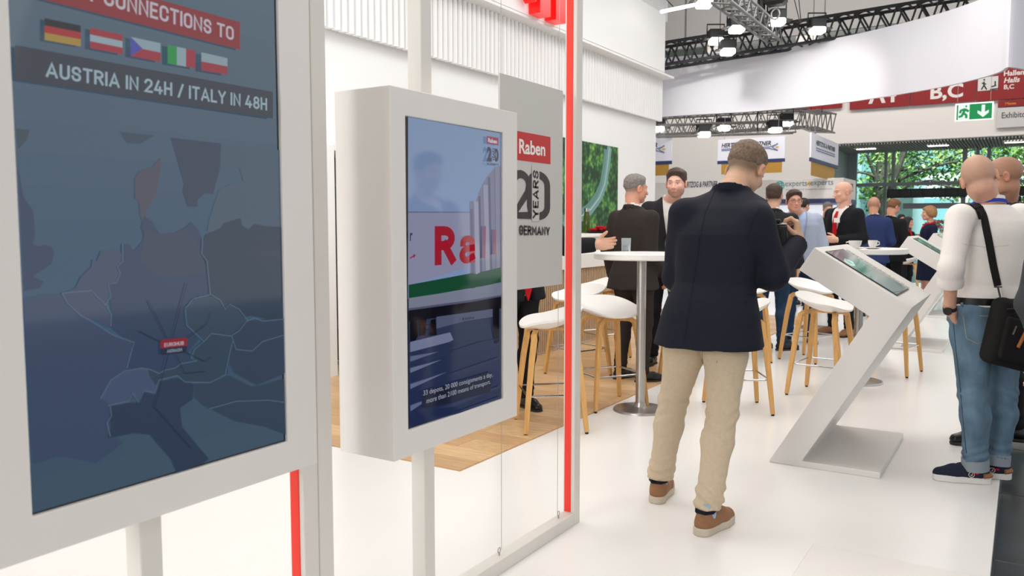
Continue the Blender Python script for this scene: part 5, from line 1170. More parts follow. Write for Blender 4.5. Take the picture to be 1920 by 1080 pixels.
    def shirt(s, m, g=-.004, hem=.95, h=.009, sl=.98, name='shirt', sr=(.060, .050, .036), wr=.0015, seed=4, opn=.7, topz=1.49, roll=0, flare=0, collar=True):
        k = s.k; J = s.J
        def f(P):
            D = s.torso(P, g, hem, topz, flare)
            for sd in (1, -1):
                a = s.arm(P, sd, sr, sl); w_ = (J['wr', sd]-J['el', sd]); L = np.linalg.norm(w_); t = (P-J['el', sd])@(w_/L); nr = np.linalg.norm(P-J['el', sd]-w_*sl, axis=1) < .16
                if roll:
                    c = J['el', sd]+w_*(sl-.14); e_ = J['el', sd]+w_*sl; a = smin(a, cone(P, c, e_, (sr[1]+.006)*k, (sr[1]+.004)*k), .006)
                a = np.maximum(a, np.where(nr, t-L*sl, -1)); D = smin(D, a, .035); D = smin(D, cone(P, s.nb+np.array([.03*sd, .004, -.066+s.trap])*k, J['sh', sd]+np.array([-.012*sd, 0, -.006]), .055*k, .056*k), .03)
            D = D-wr*folds(P, seed, .8)
            if wr > .003: D = D-wr*.8*np.abs(folds(P*np.array([1, 1, .55]), seed+3, .55))
            if collar: D = smin(D, s.collar(P, .005, -.02, .046, .004, opn=opn), .006)
            return np.maximum(D, -(s.neckf(P, .002)))
        lo, hi = s.topbounds(hem); return s.add(name, f, lo, hi, h, m)
    def trousers(s, m, h=.010, g=.004, t=.98, name='trousers', seed=2, wr=.003, top=1.0, bag=1., hemz=.004):
        k = s.k; J = s.J
        def f(P):
            D = s.torso(P, -.006, .86, top)
            for sd in (1, -1):
                l = s.legf(P, sd, g, t); dz = P[:, 2]; n = J['an', sd]+(J['kn', sd]-J['an', sd])*.12
                bun = np.exp(-((dz-J['an', sd][2]-.06)/.07)**2); kn = np.exp(-((dz-J['kn', sd][2]+.02)/.09)**2); l = l-bun*.005*bag-(bun*.0042+kn*.0022)*bag*np.sin(dz*120+P[:, 0]*22*sd+7*folds(P, seed+sd, .5)); l = np.maximum(l, (J['an', sd][2]+hemz)-dz); D = smin(D, l, .018)
            D = np.maximum(D, P[:, 2]-top*k)
            return D-wr*folds(P*np.array([1, 1, .8]), seed, .8)
        lo, hi = s.bounds([J[kk, sd] for kk in ('hip', 'kn', 'an') for sd in (1, -1)], .17); lo[2] = .0; hi[2] = top*k+.03; return s.add(name, f, lo, hi, h, m)
    def skirt(s, m, hem=.5, h=.012, flare=.03, name='skirt'):
        k = s.k
        def f(P):
            D = s.torso(P, .004, .84, 1.02); c = (s.J['hip', 1]+s.J['hip', -1])/2; z = P[:, 2]; a = (.175+flare*np.clip((.9*k-z)/.4, 0, 1))*k; q = np.hypot(P[:, 0]-c[0], (P[:, 1]-c[1])*1.2); D2 = np.maximum(q-a, np.maximum(hem*k-z, z-.92*k)); return smin(D, D2, .03)-.002*folds(P*np.array([1, 1, .2]), 4, 1.)
        lo, hi = s.bounds([s.J['hip', 1], s.J['hip', -1]], .2); lo[2] = hem*k-.05; hi[2] = 1.06*k; return s.add(name, f, lo, hi, h, m)
    def shoes(s, mu, ms, phi=(0, 0), h=.008, size=1., sole=.022, lift=(0, 0), toe='shoe', barefoot=False):
        for i, sd in enumerate((1, -1)):
            an = s.J['an', sd]; a = math.radians(-phi[i]); fw = np.array([-math.sin(a), math.cos(a), 0]); rt = np.array([math.cos(a), math.sin(a), 0]); R = np.stack([rt, fw, (0, 0, 1)], 1); z = size*s.k; g0 = np.array([an[0], an[1], 0])
            def fu(P):
                q = ((P-g0)@R)/z; D = chain(q, [(0, -.035, .045), (0, .03, .055), (0, .10, .044), (0, .165, .032)], [.035, .040, .041, .034], .02); D = smin(D, cone(q, (0, -.012, .05), (0, -.018, .098), .038, .036), .02); D = np.maximum(D, q[:, 2]-.100)
                return np.maximum(D, (sole-.004)-q[:, 2])*z
            def fs(P):
                q = ((P-g0)@R)/z; u = np.stack([q[:, 0], q[:, 1]], 1); t = np.clip((q[:, 1]+.03)/.185, 0, 1); w_ = np.interp(t, [0, .35, .75, 1], [.037, .036, .046, .036]); r = np.hypot(q[:, 0], q[:, 1]-np.clip(q[:, 1], -.034, .160))-w_-.002
                return np.maximum(r, np.maximum(q[:, 2]-sole, -q[:, 2]+.0))*z
            lo, hi = s.bounds([g0-fw*.09*z, g0+fw*.22*z], .06); lo[2] = -.012; hi[2] = .125*z
            V, Q = mesh_sdf(fu, lo, hi, h); u = np_mesh('shoe', V, Q, mu, s.o); V, Q = mesh_sdf(fs, lo, hi, h*.8); V[:, 2] = np.maximum(V[:, 2], .001); np_mesh('sole', V, Q, ms, u)
            s.shoef = s.__dict__.get('shoef', []); s.shoef.append((u, g0, R, z))
    def tie(s, m, z0=1.05, z1=1.42, off=.012):
        k = s.k; o0 = s.off(np.array([z0*k]))[0]; V = []; mb = MB(); zs = np.linspace(z1, z0, 9)
        for i, z in enumerate(zs):
            w_ = .014+.026*(i/8) if i < 8 else .002; o = s.off(np.array([z*k]))[0]; b = np.interp(z, [a[0] for a in ST], [a[2] for a in ST])-.004; y = (b+off+np.interp(z, [a[0] for a in ST], [a[3] for a in ST]))*k+o[1]
            for dx, dy in ((-w_, 0), (w_, 0), (w_, .006), (-w_, .006)): mb.v.append((o[0]+dx*k, y+dy, z*k))
        for i in range(8):
            for j in range(4): mb.f.append((i*4+j, i*4+(j+1) % 4, i*4+4+(j+1) % 4, i*4+4+j)); mb.sm.append(False); mb.c.append((1, 1, 1, 1))
        mb.build('tie', m, s.o, world=False)
    def tree_of(s, o):
        V, Q = o_cache[o.name]; return BVHTree.FromPolygons([tuple(v) for v in V], [tuple(int(i) for i in q) for q in Q])
    def drape(s, o, pts, name, m, wd=.004, th=.002, parent=None, sub=14, ray_=True, lift=0., smooth=0):
        """ribbon laid on a garment along local points"""
        bt = s.tree_of(o); pts = [np.array(p, float) for p in pts]; P = []
        for a, b in zip(pts[:-1], pts[1:]):
            for t in np.linspace(0, 1, sub, endpoint=False): P.append(a*(1-t)+b*t)
        P.append(pts[-1]); C = []; Nn = []
        o_ = s.loc(np.array([0, 0, H]))
        for p in P:
            dr = Vector(p-o_).normalized(); c, n, i, d_ = bt.ray_cast(Vector(o_), dr) if ray_ else (None,)*4
            if c is None: c, n, i, d_ = bt.find_nearest(Vector(p))
            C.append(np.array(c)); Nn.append(np.array(n))
        for _ in range(smooth):
            C = [C[0]]+[(C[i-1]+C[i]*2+C[i+1])/4 for i in range(1, len(C)-1)]+[C[-1]]; Nn = [Nn[0]]+[(Nn[i-1]+Nn[i]*2+Nn[i+1])/4 for i in range(1, len(Nn)-1)]+[Nn[-1]]
        mb = MB(); n = len(C)
        for i in range(n):
            t = C[min(i+1, n-1)]-C[max(i-1, 0)]; t /= np.linalg.norm(t)+1e-9; nn = Nn[i]/(np.linalg.norm(Nn[i])+1e-9); b = np.cross(t, nn); b /= np.linalg.norm(b)+1e-9; c = C[i]+nn*lift
            mb.v += [tuple(c-b*wd/2-nn*.002), tuple(c+b*wd/2-nn*.002), tuple(c+b*wd/2+nn*th), tuple(c-b*wd/2+nn*th)]
        for i in range(n-1):
            for j in range(4): mb.f.append((i*4+j, i*4+(j+1) % 4, i*4+4+(j+1) % 4, i*4+4+j)); mb.sm.append(False); mb.c.append((1, 1, 1, 1))
        mb.f += [(3, 2, 1, 0), tuple((n-1)*4+j for j in range(4))]; mb.sm += [False]*2; mb.c += [(1, 1, 1, 1)]*2
        return mb.build(name, m, parent or s.o, world=False)
o_cache = {}
def PX(px, py, d): return at(px, py, d)
def gd(px, d): p = at(px, 440, d); return np.array([p[0], p[1], 0.])
def leanw(base, yaw, pts, k):
    c, sn_ = math.cos(yaw), math.sin(yaw); R = np.array([[c, -sn_, 0], [sn_, c, 0], [0, 0, 1.]]); o = []
    for p in pts: q = (np.array(p)-base)@R; o.append((q[2]/k, q[0], q[1]))
    return sorted(o)
# ---------------------------------------------------------------- the photographer in the navy blazer
B1 = (gnd(1322, 972)+gnd(1236, 925))/2; B1[2] = 0; phi1 = 26; k1 = 1.79/1.75
ln = leanw(B1, TH-math.radians(phi1), [at(1328, 650, 3.76), at(1334, 560, 3.76), at(1350, 440, 3.80), at(1366, 385, 3.86), at(1374, 350, 3.92)], k1)
hd = lambda a, b: (np.array(b)-np.array(a))
J1 = {('sh', 1): at(1419, 413, 3.72), ('sh', -1): at(1284, 402, 3.87), ('el', 1): at(1450, 517, 3.72), ('wr', 1): at(1496, 454, 3.93), ('el', -1): at(1268, 520, 3.94), ('wr', -1): at(1352, 478, 4.10),
      ('hip', 1): at(1362, 628, 3.72), ('hip', -1): at(1291, 624, 3.82), ('kn', 1): at(1354, 797, 3.66), ('kn', -1): at(1262, 785, 3.90), ('an', 1): gnd(1326, 962, .085), ('an', -1): gnd(1236, 905, .085),
      ('hd', 1): hd(at(1487, 452, 3.93), at(1486, 410, 3.95)), ('hd', -1): hd(at(1345, 478, 4.10), at(1440, 440, 4.12))}
J1['kn', 1][2] = .50; J1['kn', -1][2] = .50
man = Person('person', 'man in navy blazer and beige chinos seen from behind, looking down at a camera', B1, phi1, 1.79, head=(14, 32, 4), joints=J1, lean=ln, headc=at(1398, 320, 3.97), hair='crop', haircol='hair_sandy', skin=(206, 164, 136), stub=((112, 94, 76), .85), res=(.013, .0045), curl=1.0, hs=1.06, trap=.028, colh=.03)
jk = man.jacket(M['jacketnavy'], .014, hem=.775, flare=.035, h=.0075, seed=3, wr=.0035, openv=False, sl=.96, sr=(.076, .064, .050), topz=1.50)
tr = man.trousers(M['chino'], h=.0065, g=.005, top=.95, bag=1.5, wr=.0022, hemz=.022)
man.shoes(M['tan'], M['solebeige'], (18, -2), h=.0055, size=1.02, sole=.034)
L1 = man.loc
def seam(o, pts, name, m, wd=.004, th=.0008, **kw): return man.drape(o, [man.loc(at(x, y, d)) for x, y, d in pts], name, m, wd, th, **kw)
dkn = fab('navy_seam', (18, 21, 36), .05)
seam(jk, [(1341, 356, 3.6), (1322, 400, 3.6), (1312, 450, 3.6), (1302, 520, 3.6), (1292, 580, 3.6), (1283, 645, 3.6)], 'back_seam', dkn, sub=20)
seam(jk, [(1425, 390, 3.6), (1411, 415, 3.5), (1402, 450, 3.5)], 'sleeve_seam', dkn)
seam(jk, [(1402, 552, 3.5), (1434, 556, 3.5)], 'pocket_flap', dkn, .007)
seam(tr, [(1316, 650, 3.5), (1318, 690, 3.5)], 'seat_seam', fab('chino_seam', (140, 122, 98), .05), .004)
for sd in (1, -1):
    a = man.J['an', sd]; mb = MB(); mb.tube([a+np.array([0, -.006, -.02]), a+np.array([0, -.006, .05])], [.041, .038], 18); mb.build('sock', M['sock'], man.o, world=False)
for (u, g0, R, z) in man.shoef:
    mb = MB(); r = [g0+R@(np.array(p)*z) for p in ((-.035, .0, .100), (-.038, -.02, .098), (-.02, -.052, .098), (.02, -.052, .098), (.038, -.02, .098), (.035, .0, .100))]; mb.tube(r, .008, 6); mb.build('heel_collar', dkn, u, world=False)
    for i in range(4):
        y = .045+i*.022; mb = MB(); mb.tube([g0+R@(np.array(p)*z) for p in ((-.026, y, .091-i*.007), (0, y+.006, .100-i*.008), (.026, y, .091-i*.007))], .0028, 6); mb.build('lace', M['leather'], u, world=False)
# ear-side mole and jacket collar are part of the body and blazer; the camera is a thing of its own
cp = at(1455, 440, 3.90); e = empty('camera', cp, 'black handheld camera held up by the man in the navy blazer', 'camera', None, TH)
Mx = Matrix.Translation(cp) @ Matrix.Rotation(TH-.35, 4, 'Z')
def cpart(mb, name, m, par=e): mb.v = [tuple(Mx @ Vector(v)) for v in mb.v]; return mb.build(name, m, par)
cpart(MB().box((-.062, -.03, -.06), (.050, .035, .045), .008), 'camera_body', M['leather'])
cpart(MB().box((-.057, -.024, .045), (.050, .03, .054), .003), 'top_plate', M['steel'])
cpart(MB().box((-.02, -.03, .052), (.02, .02, .075), .006), 'viewfinder_hump', M['leather'])
cpart(MB().box((-.045, -.036, -.035), (.025, -.031, .03), .002), 'rear_screen', M['black'])
mb = MB(); mb.tube([(-.005, .03, 0), (-.005, .12, 0)], .036, 24); cpart(mb, 'lens', M['leather'])
mb = MB(); mb.tube([(-.04, -.012, .055), (-.04, -.012, .066)], .012, 14); cpart(mb, 'mode_dial', M['chrome'])
cpart(MB().box((-.055, -.03, -.12), (.03, .02, -.051), .01), 'battery_grip', M['leather'])
# ---------------------------------------------------------------- bald man in the white shirt
B2 = gnd(1846, 893); B2[2] = 0; phi2 = 4; k2 = 1.72/1.75
ln = leanw(B2, TH-math.radians(phi2), [at(1847, 600, 4.22), at(1850, 520, 4.22), at(1856, 430, 4.23), at(1856, 385, 4.25), at(1852, 362, 4.26)], k2)
J2 = {('sh', -1): at(1800, 407, 4.14), ('sh', 1): at(1912, 405, 4.34), ('el', -1): at(1783, 505, 4.06), ('wr', -1): at(1781, 578, 4.14), ('el', 1): at(1945, 505, 4.25), ('wr', 1): at(1920, 580, 4.35),
      ('hip', -1): at(1821, 592, 4.18), ('hip', 1): at(1876, 592, 4.28), ('kn', -1): at(1825, 738, 4.16), ('kn', 1): at(1880, 735, 4.30), ('an', -1): gnd(1829, 876, .08), ('an', 1): gnd(1868, 868, .08),
      ('hd', -1): hd(at(1781, 578, 4.14), at(1793, 612, 4.2)), ('hd', 1): hd(at(1920, 580, 4.35), at(1915, 610, 4.38))}
wm2 = Person('person', 'bald man in white shirt and blue jeans seen from behind at the aisle edge', B2, phi2, 1.72, head=(22, 10, -15), joints=J2, nbw=at(1854, 384, 4.26), lean=ln, headc=at(1836, 335, 4.26), hair='bald', skin=(208, 160, 136), stub=((168, 140, 122), .45), res=(.013, .005), curl=.8, wide=1.04, hs=1.03, trap=-.015)
sh2 = wm2.shirt(M['shirtw'], .002, hem=.95, h=.0075, sl=.42, sr=(.066, .057, .050), wr=.0036, roll=1, topz=1.475, collar=False)
tr2 = wm2.trousers(M['denim'], h=.0075, g=.009, top=.985, bag=1.1, wr=.003)
wm2.shoes(M['navyshoe'], M['solewhite'], (-76, -78), h=.0055, size=1.04, sole=.034)
def W2(x, y, d): return wm2.loc(at(x, y, d))
for sd in (1, -1):
    a = wm2.J['an', sd]; b = a+(wm2.J['kn', sd]-a)*.13; mb = MB(); mb.tube([a+(b-a)*.05+(0, 0, -.01), b], .066, 20, True); mb.build('turned_up_hem', mat('denim_inside', (136, 146, 154), .85) if 'denim_inside' not in bpy.data.materials else bpy.data.materials['denim_inside'], wm2.o, world=False)
for (u, g0, R, z) in wm2.shoef:
    for i in range(4):
        y = .05+i*.022; mb = MB(); mb.tube([g0+R@(np.array(p)*z) for p in ((-.026, y, .088-i*.007), (0, y+.006, .098-i*.008), (.026, y, .088-i*.007))], .003, 6); mb.build('lace', M['leather'], u, world=False)
    mb = MB(); mb.tube([g0+R@(np.array(p)*z) for p in ((-.043, -.03, .045), (-.03, -.062, .048), (.03, -.062, .048), (.043, -.03, .045))], .013, 8); mb.build('heel_patch', M['tan'], u, world=False)
    mb = MB(); mb.box((-.002, -.004, 0), (.003, .022, .008)); mb.v = [tuple(g0+R@((np.array(v)+(-.046, .0, .052))*z)) for v in mb.v]; mb.build('red_tab', M['redcloth'], u, world=False)
    mb = MB(); 
    for c_ in range(1): mb.tube([g0+R@(np.array([-.047, .028+.013*math.cos(t), .050+.013*math.sin(t)])*z) for t in np.linspace(0, 6.28, 15)], .0014, 5)
    mb.tube([g0+R@(np.array(p)*z) for p in ((-.0475, .025, .058), (-.0475, .025, .044), (-.0475, .031, .044), (-.0475, .031, .050), (-.0475, .025, .050))], .0012, 5); mb.build('round_badge', M['solewhite'], u, world=False)
# belt, lanyard, watch, pocket stitches
zc = .985*k2; o_ = wm2.off(np.array([zc]))[0]; mb = MB(); an = np.linspace(0, 2*math.pi, 41); 
ra, rb = (np.interp(.985, [a[0] for a in ST], [a[1] for a in ST])*1.04+.008)*k2, (np.interp(.985, [a[0] for a in ST], [a[2] for a in ST])+.008)*k2
def sup(t): c, s_ = math.cos(t), math.sin(t); r = (abs(c)**2.4+abs(s_)**2.4)**(-1/2.4); return c*r, s_*r
V = []
for t in an[:-1]:
    c, s_ = sup(t)
    for dr, z in ((0, -.018), (.004, -.018), (.004, .018), (0, .018)): V.append((o_[0]+c*(ra+dr), o_[1]-.004+s_*(rb+dr), zc-.008+z))
n = 40; mb.add(V, [(i*4+j, i*4+(j+1) % 4, ((i+1) % n)*4+(j+1) % 4, ((i+1) % n)*4+j) for i in range(n) for j in range(4)], True); mb.build('belt', M['leather'], wm2.o, world=False)
for px in (1805, 1862):
    p = W2(px, 562, 4.0); wm2.drape(tr2, [p+(0, 0, .01), p-(0, 0, .03)], 'belt_loop', M['denim'], .012, .004, lift=.004)
st_ = fab('jean_stitch', (150, 148, 138), .05)
wm2.drape(tr2, [W2(*p) for p in ((1836, 592, 4.0), (1858, 593, 4.0), (1880, 594, 4.0))], 'pocket_stitch', st_, .004, .001); wm2.drape(tr2, [W2(*p) for p in ((1806, 592, 4.0), (1812, 634, 4.0), (1832, 644, 4.0), (1852, 640, 4.0))], 'pocket_stitch', st_, .003, .001)
wm2.drape(tr2, [W2(*p) for p in ((1787, 600, 4.0), (1793, 660, 4.0), (1800, 720, 4.0), (1806, 790, 4.0), (1812, 850, 4.0))], 'side_seam', fab('jean_seam', (48, 66, 86), .05), .004, .001, sub=10)
wl = wm2.J['wr', -1]; we = wm2.J['el', -1]; ax = (wl-we)/np.linalg.norm(wl-we); u = np.cross(ax, [0, 0, 1.0]); u /= np.linalg.norm(u); v = np.cross(ax, u); c = wl-ax*.012
mb = MB(); mb.tube([c+ax*.001, c+ax*.020], .033, 20); mb.build('watch_strap', M['rubber'], wm2.o, world=False)
outd = (W2(1770, 574, 4.05)-c); outd -= ax*(outd@ax); outd /= np.linalg.norm(outd); mb = MB(); mb.tube([c+ax*.010+outd*.026, c+ax*.010+outd*.042], .021, 18); mb.build('watch_case', M['leather'], wm2.o, world=False)
def neck_band(name, m, c, r0, r1, h, th, rise, t0, t1, flare=.25, nseg=32):
    mb = MB(); V = []
    for t in np.linspace(math.radians(t0), math.radians(t1), nseg):
        d_ = np.array([math.cos(t), math.sin(t), 0]); z = -rise*math.sin(t)
        for dr, dz in ((flare*h, 0), (flare*h+th, 0), (th, h), (0, h)): V.append(c+np.array([d_[0]*(r0+dr), d_[1]*(r1+dr), z+dz]))
    mb.add(V, [(i*4+j, i*4+(j+1) % 4, i*4+4+(j+1) % 4, i*4+4+j) for i in range(nseg-1) for j in range(4)]+[(3, 2, 1, 0), tuple((nseg-1)*4+j for j in range(4))], True); return mb.build(name, m, wm2.o, world=False)
nc = W2(1854, 381, 4.26)
neck_band('collar', M['shirtw'], nc+(0, 0, -.012), .064, .068, .040, .006, .014, 110, 430)
neck_band('lanyard', M['lanyard'], nc+(0, 0, -.012), .078, .082, .018, .003, .018, 110, 430, flare=.35)
wm2.drape(sh2, [W2(*p) for p in ((1893, 460, 4.0), (1850, 464, 4.0), (1808, 458, 4.0))], 'yoke_seam', fab('shirt_seam', (205, 200, 195), .02), .003, .001)
# shoulder bag with its strap: a thing of its own
bc = at(1890, 622, 4.04); bag = empty('shoulder_bag', (bc[0], bc[1], bc[2]-.15), 'black fabric shoulder bag with tan zip pull, hung on the man in the white shirt', 'bag')
Mb = Matrix.Translation(bc) @ Matrix.Rotation(TH+.30, 4, 'Z') @ Matrix.Rotation(math.radians(14), 4, 'Y')
def bpart(mb, name, m, par=bag): mb.v = [tuple(Mb @ Vector(v)) for v in mb.v]; return mb.build(name, m, par)
def rbox(lo, hi, r, sg=5):
    bm = bmesh.new(); bmesh.ops.create_cube(bm, size=1); lo = np.array(lo); hi = np.array(hi)
    for v_ in bm.verts: v_.co = Vector((lo+hi)/2+np.array(v_.co)*(hi-lo))
    bmesh.ops.bevel(bm, geom=bm.edges[:], offset=r, segments=sg, profile=.5, affect='EDGES'); mb = MB(); bm.verts.index_update()
    mb.add([v_.co[:] for v_ in bm.verts], [tuple(v_.index for v_ in f.verts) for f in bm.faces], True); bm.free(); return mb
bpart(rbox((-.115, -.05, -.175), (.20, .055, .16), .045), 'bag_body', M['strap'])
bpart(rbox((-.085, -.066, -.145), (.18, -.030, .07), .016), 'front_pocket', M['strap'])
mb = MB(); mb.tube([(-.10, -.055, .10), (.0, -.06, .125), (.18, -.055, .12)], .004, 6); bpart(mb, 'zip', M['rubber'])
mb = MB(); mb.tube([(.005, -.069, -.07), (.018, -.072, -.02), (.035, -.072, .035)], .0085, 8); bpart(mb, 'zip_pull', mat('tan_pull', (176, 106, 52), .5))
mb = MB(); mb.tube([(-.045, -.068, -.015), (-.038, -.070, .03)], .006, 6); bpart(mb, 'zip_slider', M['steel'])
sp = [W2(1830, 380, 4.1), W2(1843, 402, 4.0), W2(1853, 450, 4.0), W2(1862, 500, 4.0), W2(1870, 536, 4.0)]
stp = wm2.drape(sh2, sp, 'strap', M['strap'], .034, .004, parent=None, smooth=4, lift=.004)
stp.parent = bag; stp.matrix_parent_inverse = wm(bag).inverted(); stp.matrix_basis = wm(wm2.o)
pad = wm2.drape(sh2, [W2(1818, 384, 4.24), W2(1830, 380, 4.18), W2(1841, 388, 4.12), W2(1848, 402, 4.08)], 'shoulder_pad', M['strap'], .050, .010, smooth=6, lift=.003, ray_=False)
pad.parent = bag; pad.matrix_parent_inverse = wm(bag).inverted(); pad.matrix_basis = wm(wm2.o)
a = at(1871, 538, 4.05); b_ = at(1877, 563, 4.03); mb = MB(); mb.tube([a, a*.5+b_*.5, b_], .006, 8); mb.tube([a-R_*.02, a+R_*.02], .004, 6); mb.build('buckle', M['chrome'], bag)
# ---------------------------------------------------------------- supporting cast
def std(label, base, phi, T, top, bottom, shoe='leather', **kw):
    o = {k: kw.pop(k) for k in ('shirt', 'tie', 'feet', 'hres', 'openv', 'tiez', 'vz', 'gap', 'vw') if k in kw}; h = o.get('hres', .012)
    p = Person('person', label, base, phi, T, **kw); 
    if o.get('shirt'): p.shirt(M[o['shirt']], -.010, h=h, hem=.9, sl=1.0, sr=(.055, .046, .033), opn=.9)
    if o.get('tie'): p.tie(M[o['tie']], *(o.get('tiez') or (1.05, 1.42)))
    p.jacket(M[top], .010, h=h, openv=o.get('openv', True), vz=o.get('vz', 1.14), vw=o.get('vw', .075), gap=o.get('gap', .0), seed=int(T*100))
    p.trousers(M[bottom], h=h*1.05, top=.99); p.shoes(M[shoe], M['rubber'], o.get('feet', (12, -12)), h=h*.8); return p
b4 = gd(966, 5.85)
P4 = std('man in black suit and red tie, mostly behind the hanging board, reaching out', b4, 140, 1.80, 'blacksuit', 'blacksuit', head=(0, 5, 0), shirt='shirtw', tie='redcloth', tiez=(.79, 1.42), gap=.05, arms=('bent', 'bent'), feet=(50, 10), hair='short', haircol='hair_dark',
         joints={('sh', -1): at(1020, 402, 5.74), ('el', -1): at(1062, 462, 5.55), ('wr', -1): at(1119, 459, 5.50), ('hd', -1): hd(at(1119, 459, 5.50), at(1160, 455, 5.40)), ('hn', -1): np.array([0, 0, 1.])}, res=(.016, .0055), curl=.25)
P4.J['hn', -1] = np.array([0, 0, 1.])
b5 = gd(1189, 7.0)
std('grey-haired man in a dark brown suit standing behind the nearest high table', b5, 42, 1.77, 'brown', 'brown', head=(28, 4, 0), shirt='shirtw', hair='crop', haircol='hair_grey', stub=((128, 120, 112), .6), skin=(208, 150, 126), feet=(30, 10), res=(.016, .0055), openv=False, wide=.95,
    joints={('el', 1): at(1219, 478, 6.85), ('wr', 1): at(1245, 510, 7.0), ('hd', 1): hd(at(1245, 510, 7.0), at(1252, 535, 7.0))})
b6 = gd(1250, 7.75)
std('bearded young man in a black suit facing the grey-haired man', b6, 196, 1.89, 'charcoal', 'blacksuit', head=(8, 2, 0), shirt='shirtw', hair='short', haircol='hair_brown', beard=((110, 78, 60), .6), skin=(226, 176, 156), res=(.016, .0055), wide=1.02, hs=1.02, headc=at(1268, 345, 7.55), vw=.06,
    lean=((.9, 0, 0), (1.3, -.02, 0), (1.5, -.03, .0)))
b7 = gd(1450, 8.75)
std('dark-haired man in dark jacket and jeans, back turned, right of the photographer', b7, 18, 1.77, 'charcoal', 'denimdark', head=(14, 0, 0), shirt='shirtw', hair='short', haircol='hair_brown', feet=(60, 40), res=(.018, .0065), openv=False)
b8 = gd(1503, 9.3)
P6 = std('man with glasses in a pale blue blazer and dark jeans facing the camera', b8, 190, 1.78, 'ltblazer', 'denimdark', head=(-6, 0, 0), shirt='shirtb', hair='short', haircol='hair_brown', skin=(216, 160, 138), res=(.018, .006), gap=.04, vz=1.05, vw=.08, headc=at(1489, 378, 9.15), lean=((.9, 0, 0), (1.3, .03, 0), (1.5, .05, 0)), wide=1.05)
b9 = gd(1580, 9.9)
P7 = std('bald man in a dark suit with red tie and white name badge, in profile', b9, -118, 1.86, 'blacksuit', 'blacksuit', 'tan', head=(22, 6, 0), shirt='shirtw', tie='redcloth', hair='bald', skin=(222, 172, 150), stub=((190, 150, 132), .3), res=(.018, .006), arms=('bent', 'bent'), vz=1.08, vw=.085, feet=(20, -10))
b10 = gd(1637, 12.0)
std('bald man in a bright blue suit seen from behind', b10, 16, 1.75, 'bluesuit', 'bluesuit', head=(14, 4, 0), shirt='shirtw', hair='bald', skin=(206, 150, 124), stub=((150, 116, 96), .45), res=(.022, .0075), hres=.015, openv=False, arms=('clasp', 'down'))
b11 = gd(1672, 12.7)
std('ginger-haired man in a black suit looking down, beside the man in bright blue', b11, 62, 1.73, 'blacksuit', 'blacksuit', head=(10, 22, 0), shirt='shirtw', hair='short', haircol='hair_red', skin=(214, 156, 130), res=(.022, .0075), hres=.015, vz=1.1, arms=('clasp', 'clasp'))
b12 = gd(1688, 19.5)
std('small distant man in a pale blue shirt between the ginger man and dark-haired woman', b12, 170, 1.58, 'shirtb', 'denimdark', head=(0, 0, 0), hair='short', haircol='hair_dark', res=(.03, .010), hres=.02, openv=False)
b13 = gd(1701, 15.3)
pw = Person('person', 'woman with long dark hair and red scarf in black, behind the second kiosk', b13, 150, 1.48, head=(-14, 0, 0), woman=True, hair='long', haircol='hair_dark', skin=(214, 160, 138), res=(.022, .008), arms=('clasp', 'raise'))
pw.jacket(M['blacksuit'], .004, h=.015, openv=False, sr=(.056, .050, .038)); pw.trousers(M['blacksuit'], h=.016); pw.shoes(M['leather'], M['rubber'], (8, -8), h=.012)
def scarf(p):
    mb = MB(); nb = p.nb; mb.tube([nb+np.array([.066*math.cos(t), .064*math.sin(t)+.004, .010-.02*math.sin(t)]) for t in np.linspace(0, 6.28, 21)], .02, 8); mb.tube([nb+np.array([.0, .075, -.005]), nb+np.array([.01, .10, -.06]), nb+np.array([.015, .108, -.12])], [.022, .024, .012], 8); mb.build('scarf', M['redcloth'], p.o, world=False)
scarf(pw)
b14 = gd(1741, 13.0)
pf = Person('person', 'short-haired blonde woman in a navy dress and red scarf, in profile', b14, -82, 1.63, head=(4, -2, 0), woman=True, hair='bob', haircol='hair_blond', skin=(222, 166, 142), res=(.022, .0075), arms=('bent', 'bent'))
nvd = fab('navy_dress', (28, 32, 58), .05); pf.jacket(nvd, .004, h=.014, openv=False, hem=.95, flare=0, sr=(.056, .050, .038)); pf.skirt(nvd, hem=.50); pf.shoes(M['leather'], M['rubber'], (8, -8), h=.012); scarf(pf)
b15 = gd(1549, 15.2)
std('distant grey-haired man behind the bald man with the red tie', b15, 160, 1.75, 'charcoal', 'blacksuit', head=(20, 10, 0), shirt='shirtw', hair='short', haircol='hair_grey', res=(.026, .009), hres=.018)
b16 = gd(1504, 13.6)
std('distant dark-haired person behind the man in the pale blazer', b16, 60, 1.77, 'blacksuit', 'blacksuit', head=(0, 10, 0), hair='short', haircol='hair_dark', res=(.026, .009), hres=.018, openv=False)
b17 = gd(1614, 17.0)
std('small distant brown-haired man between the dark suit and the bright blue suit', b17, 30, 1.58, 'blacksuit', 'blacksuit', head=(0, 10, 0), hair='short', haircol='hair_brown', res=(.026, .010), hres=.02, openv=False)
b18 = gd(1880, 4.98)
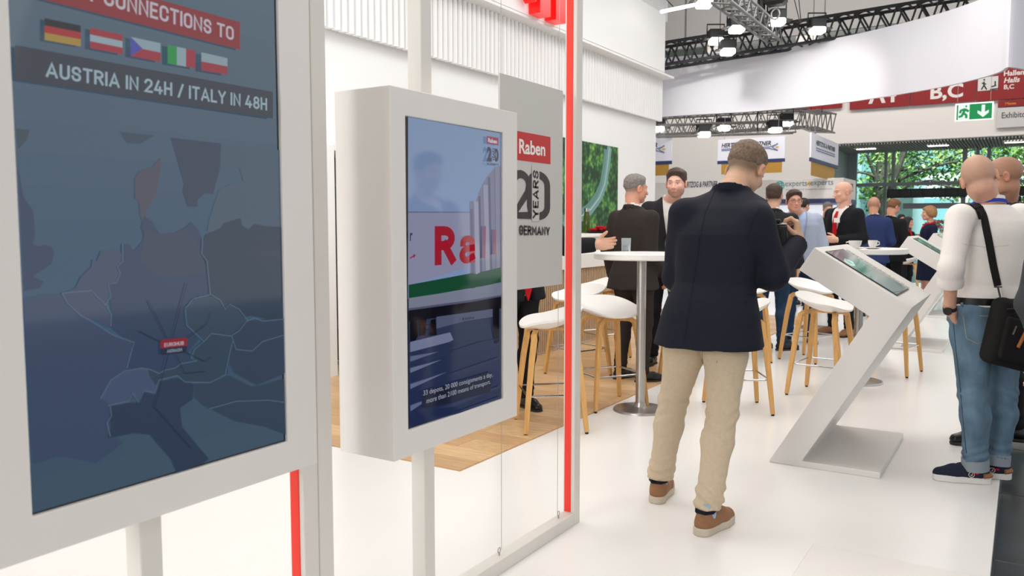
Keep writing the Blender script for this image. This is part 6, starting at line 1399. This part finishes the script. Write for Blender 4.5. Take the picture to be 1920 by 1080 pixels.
P15 = std('man with glasses and dark grey jacket behind the bald man in white', b18, -62, 1.77, 'grysuit', 'blacksuit', head=(-6, 4, 0), shirt='shirtb', hair='bald', haircol='hair_brown', stub=((118, 88, 70), .5), skin=(196, 146, 120), res=(.016, .0055), feet=(0, -20), headc=at(1879, 332, 4.95), lean=((.9, 0, 0), (1.3, .06, .0), (1.5, .06, .02)), legs={('an', 1): (.10, -.12, .075), ('kn', 1): (.10, -.06, .50), ('an', -1): (-.10, .05, .075), ('kn', -1): (-.1, .07, .5)})
b19 = gd(2095, 3.55)
std('person in a dark grey suit at the right edge, only a sleeve in view', b19, -75, 1.82, 'grysuit', 'blacksuit', head=(0, 4, 0), shirt='shirtw', hair='short', haircol='hair_dark', res=(.016, .007), joints={('sh', -1): at(1975, 405, 3.45), ('el', -1): at(1936, 570, 3.42), ('wr', -1): at(1972, 690, 3.35)})
# glasses, badges
def glasses(p, nm='glasses', m='trussdark'):
    k = p.k*p.hs; f = lambda v: p.hc+p.HR@np.array(v)*k
    mb = MB()
    for sd in (1, -1):
        mb.tube([f((sd*.031+.023*math.cos(t), .104-.006*abs(math.cos(t)), .002+.016*math.sin(t))) for t in np.linspace(0, 6.28, 17)], .0016, 6)
        mb.tube([f((sd*.054, .098, .006)), f((sd*.078, .05, .008)), f((sd*.082, -.005, .004))], .0018, 6)
    mb.tube([f((-.010, .107, .004)), f((.010, .107, .004))], .0016, 6); mb.build(nm, M[m], p.o, world=False)
for p in (P15, P6): glasses(p)

def badge(p, px, py, d, w_, h_, name='name_badge'):
    c = p.loc(at(px, py, d)); n = p.loc(at(px, py, d-1))-c; n /= np.linalg.norm(n); u = np.cross([0, 0, 1.], n); u /= np.linalg.norm(u); v = np.cross(n, u); mb = MB()
    mb.add([c+u*a*w_/2+v*b*h_/2+n*z for z in (0, .004) for a, b in ((-1, -1), (1, -1), (1, 1), (-1, 1))], [(3, 2, 1, 0), (4, 5, 6, 7), (0, 1, 5, 4), (1, 2, 6, 5), (2, 3, 7, 6), (3, 0, 4, 7)]); mb.build(name, M['porcelain'], p.o, world=False)
badge(P7, 1569, 413, 9.70, .065, .055); badge(P6, 1507, 459, 9.10, .075, .05)
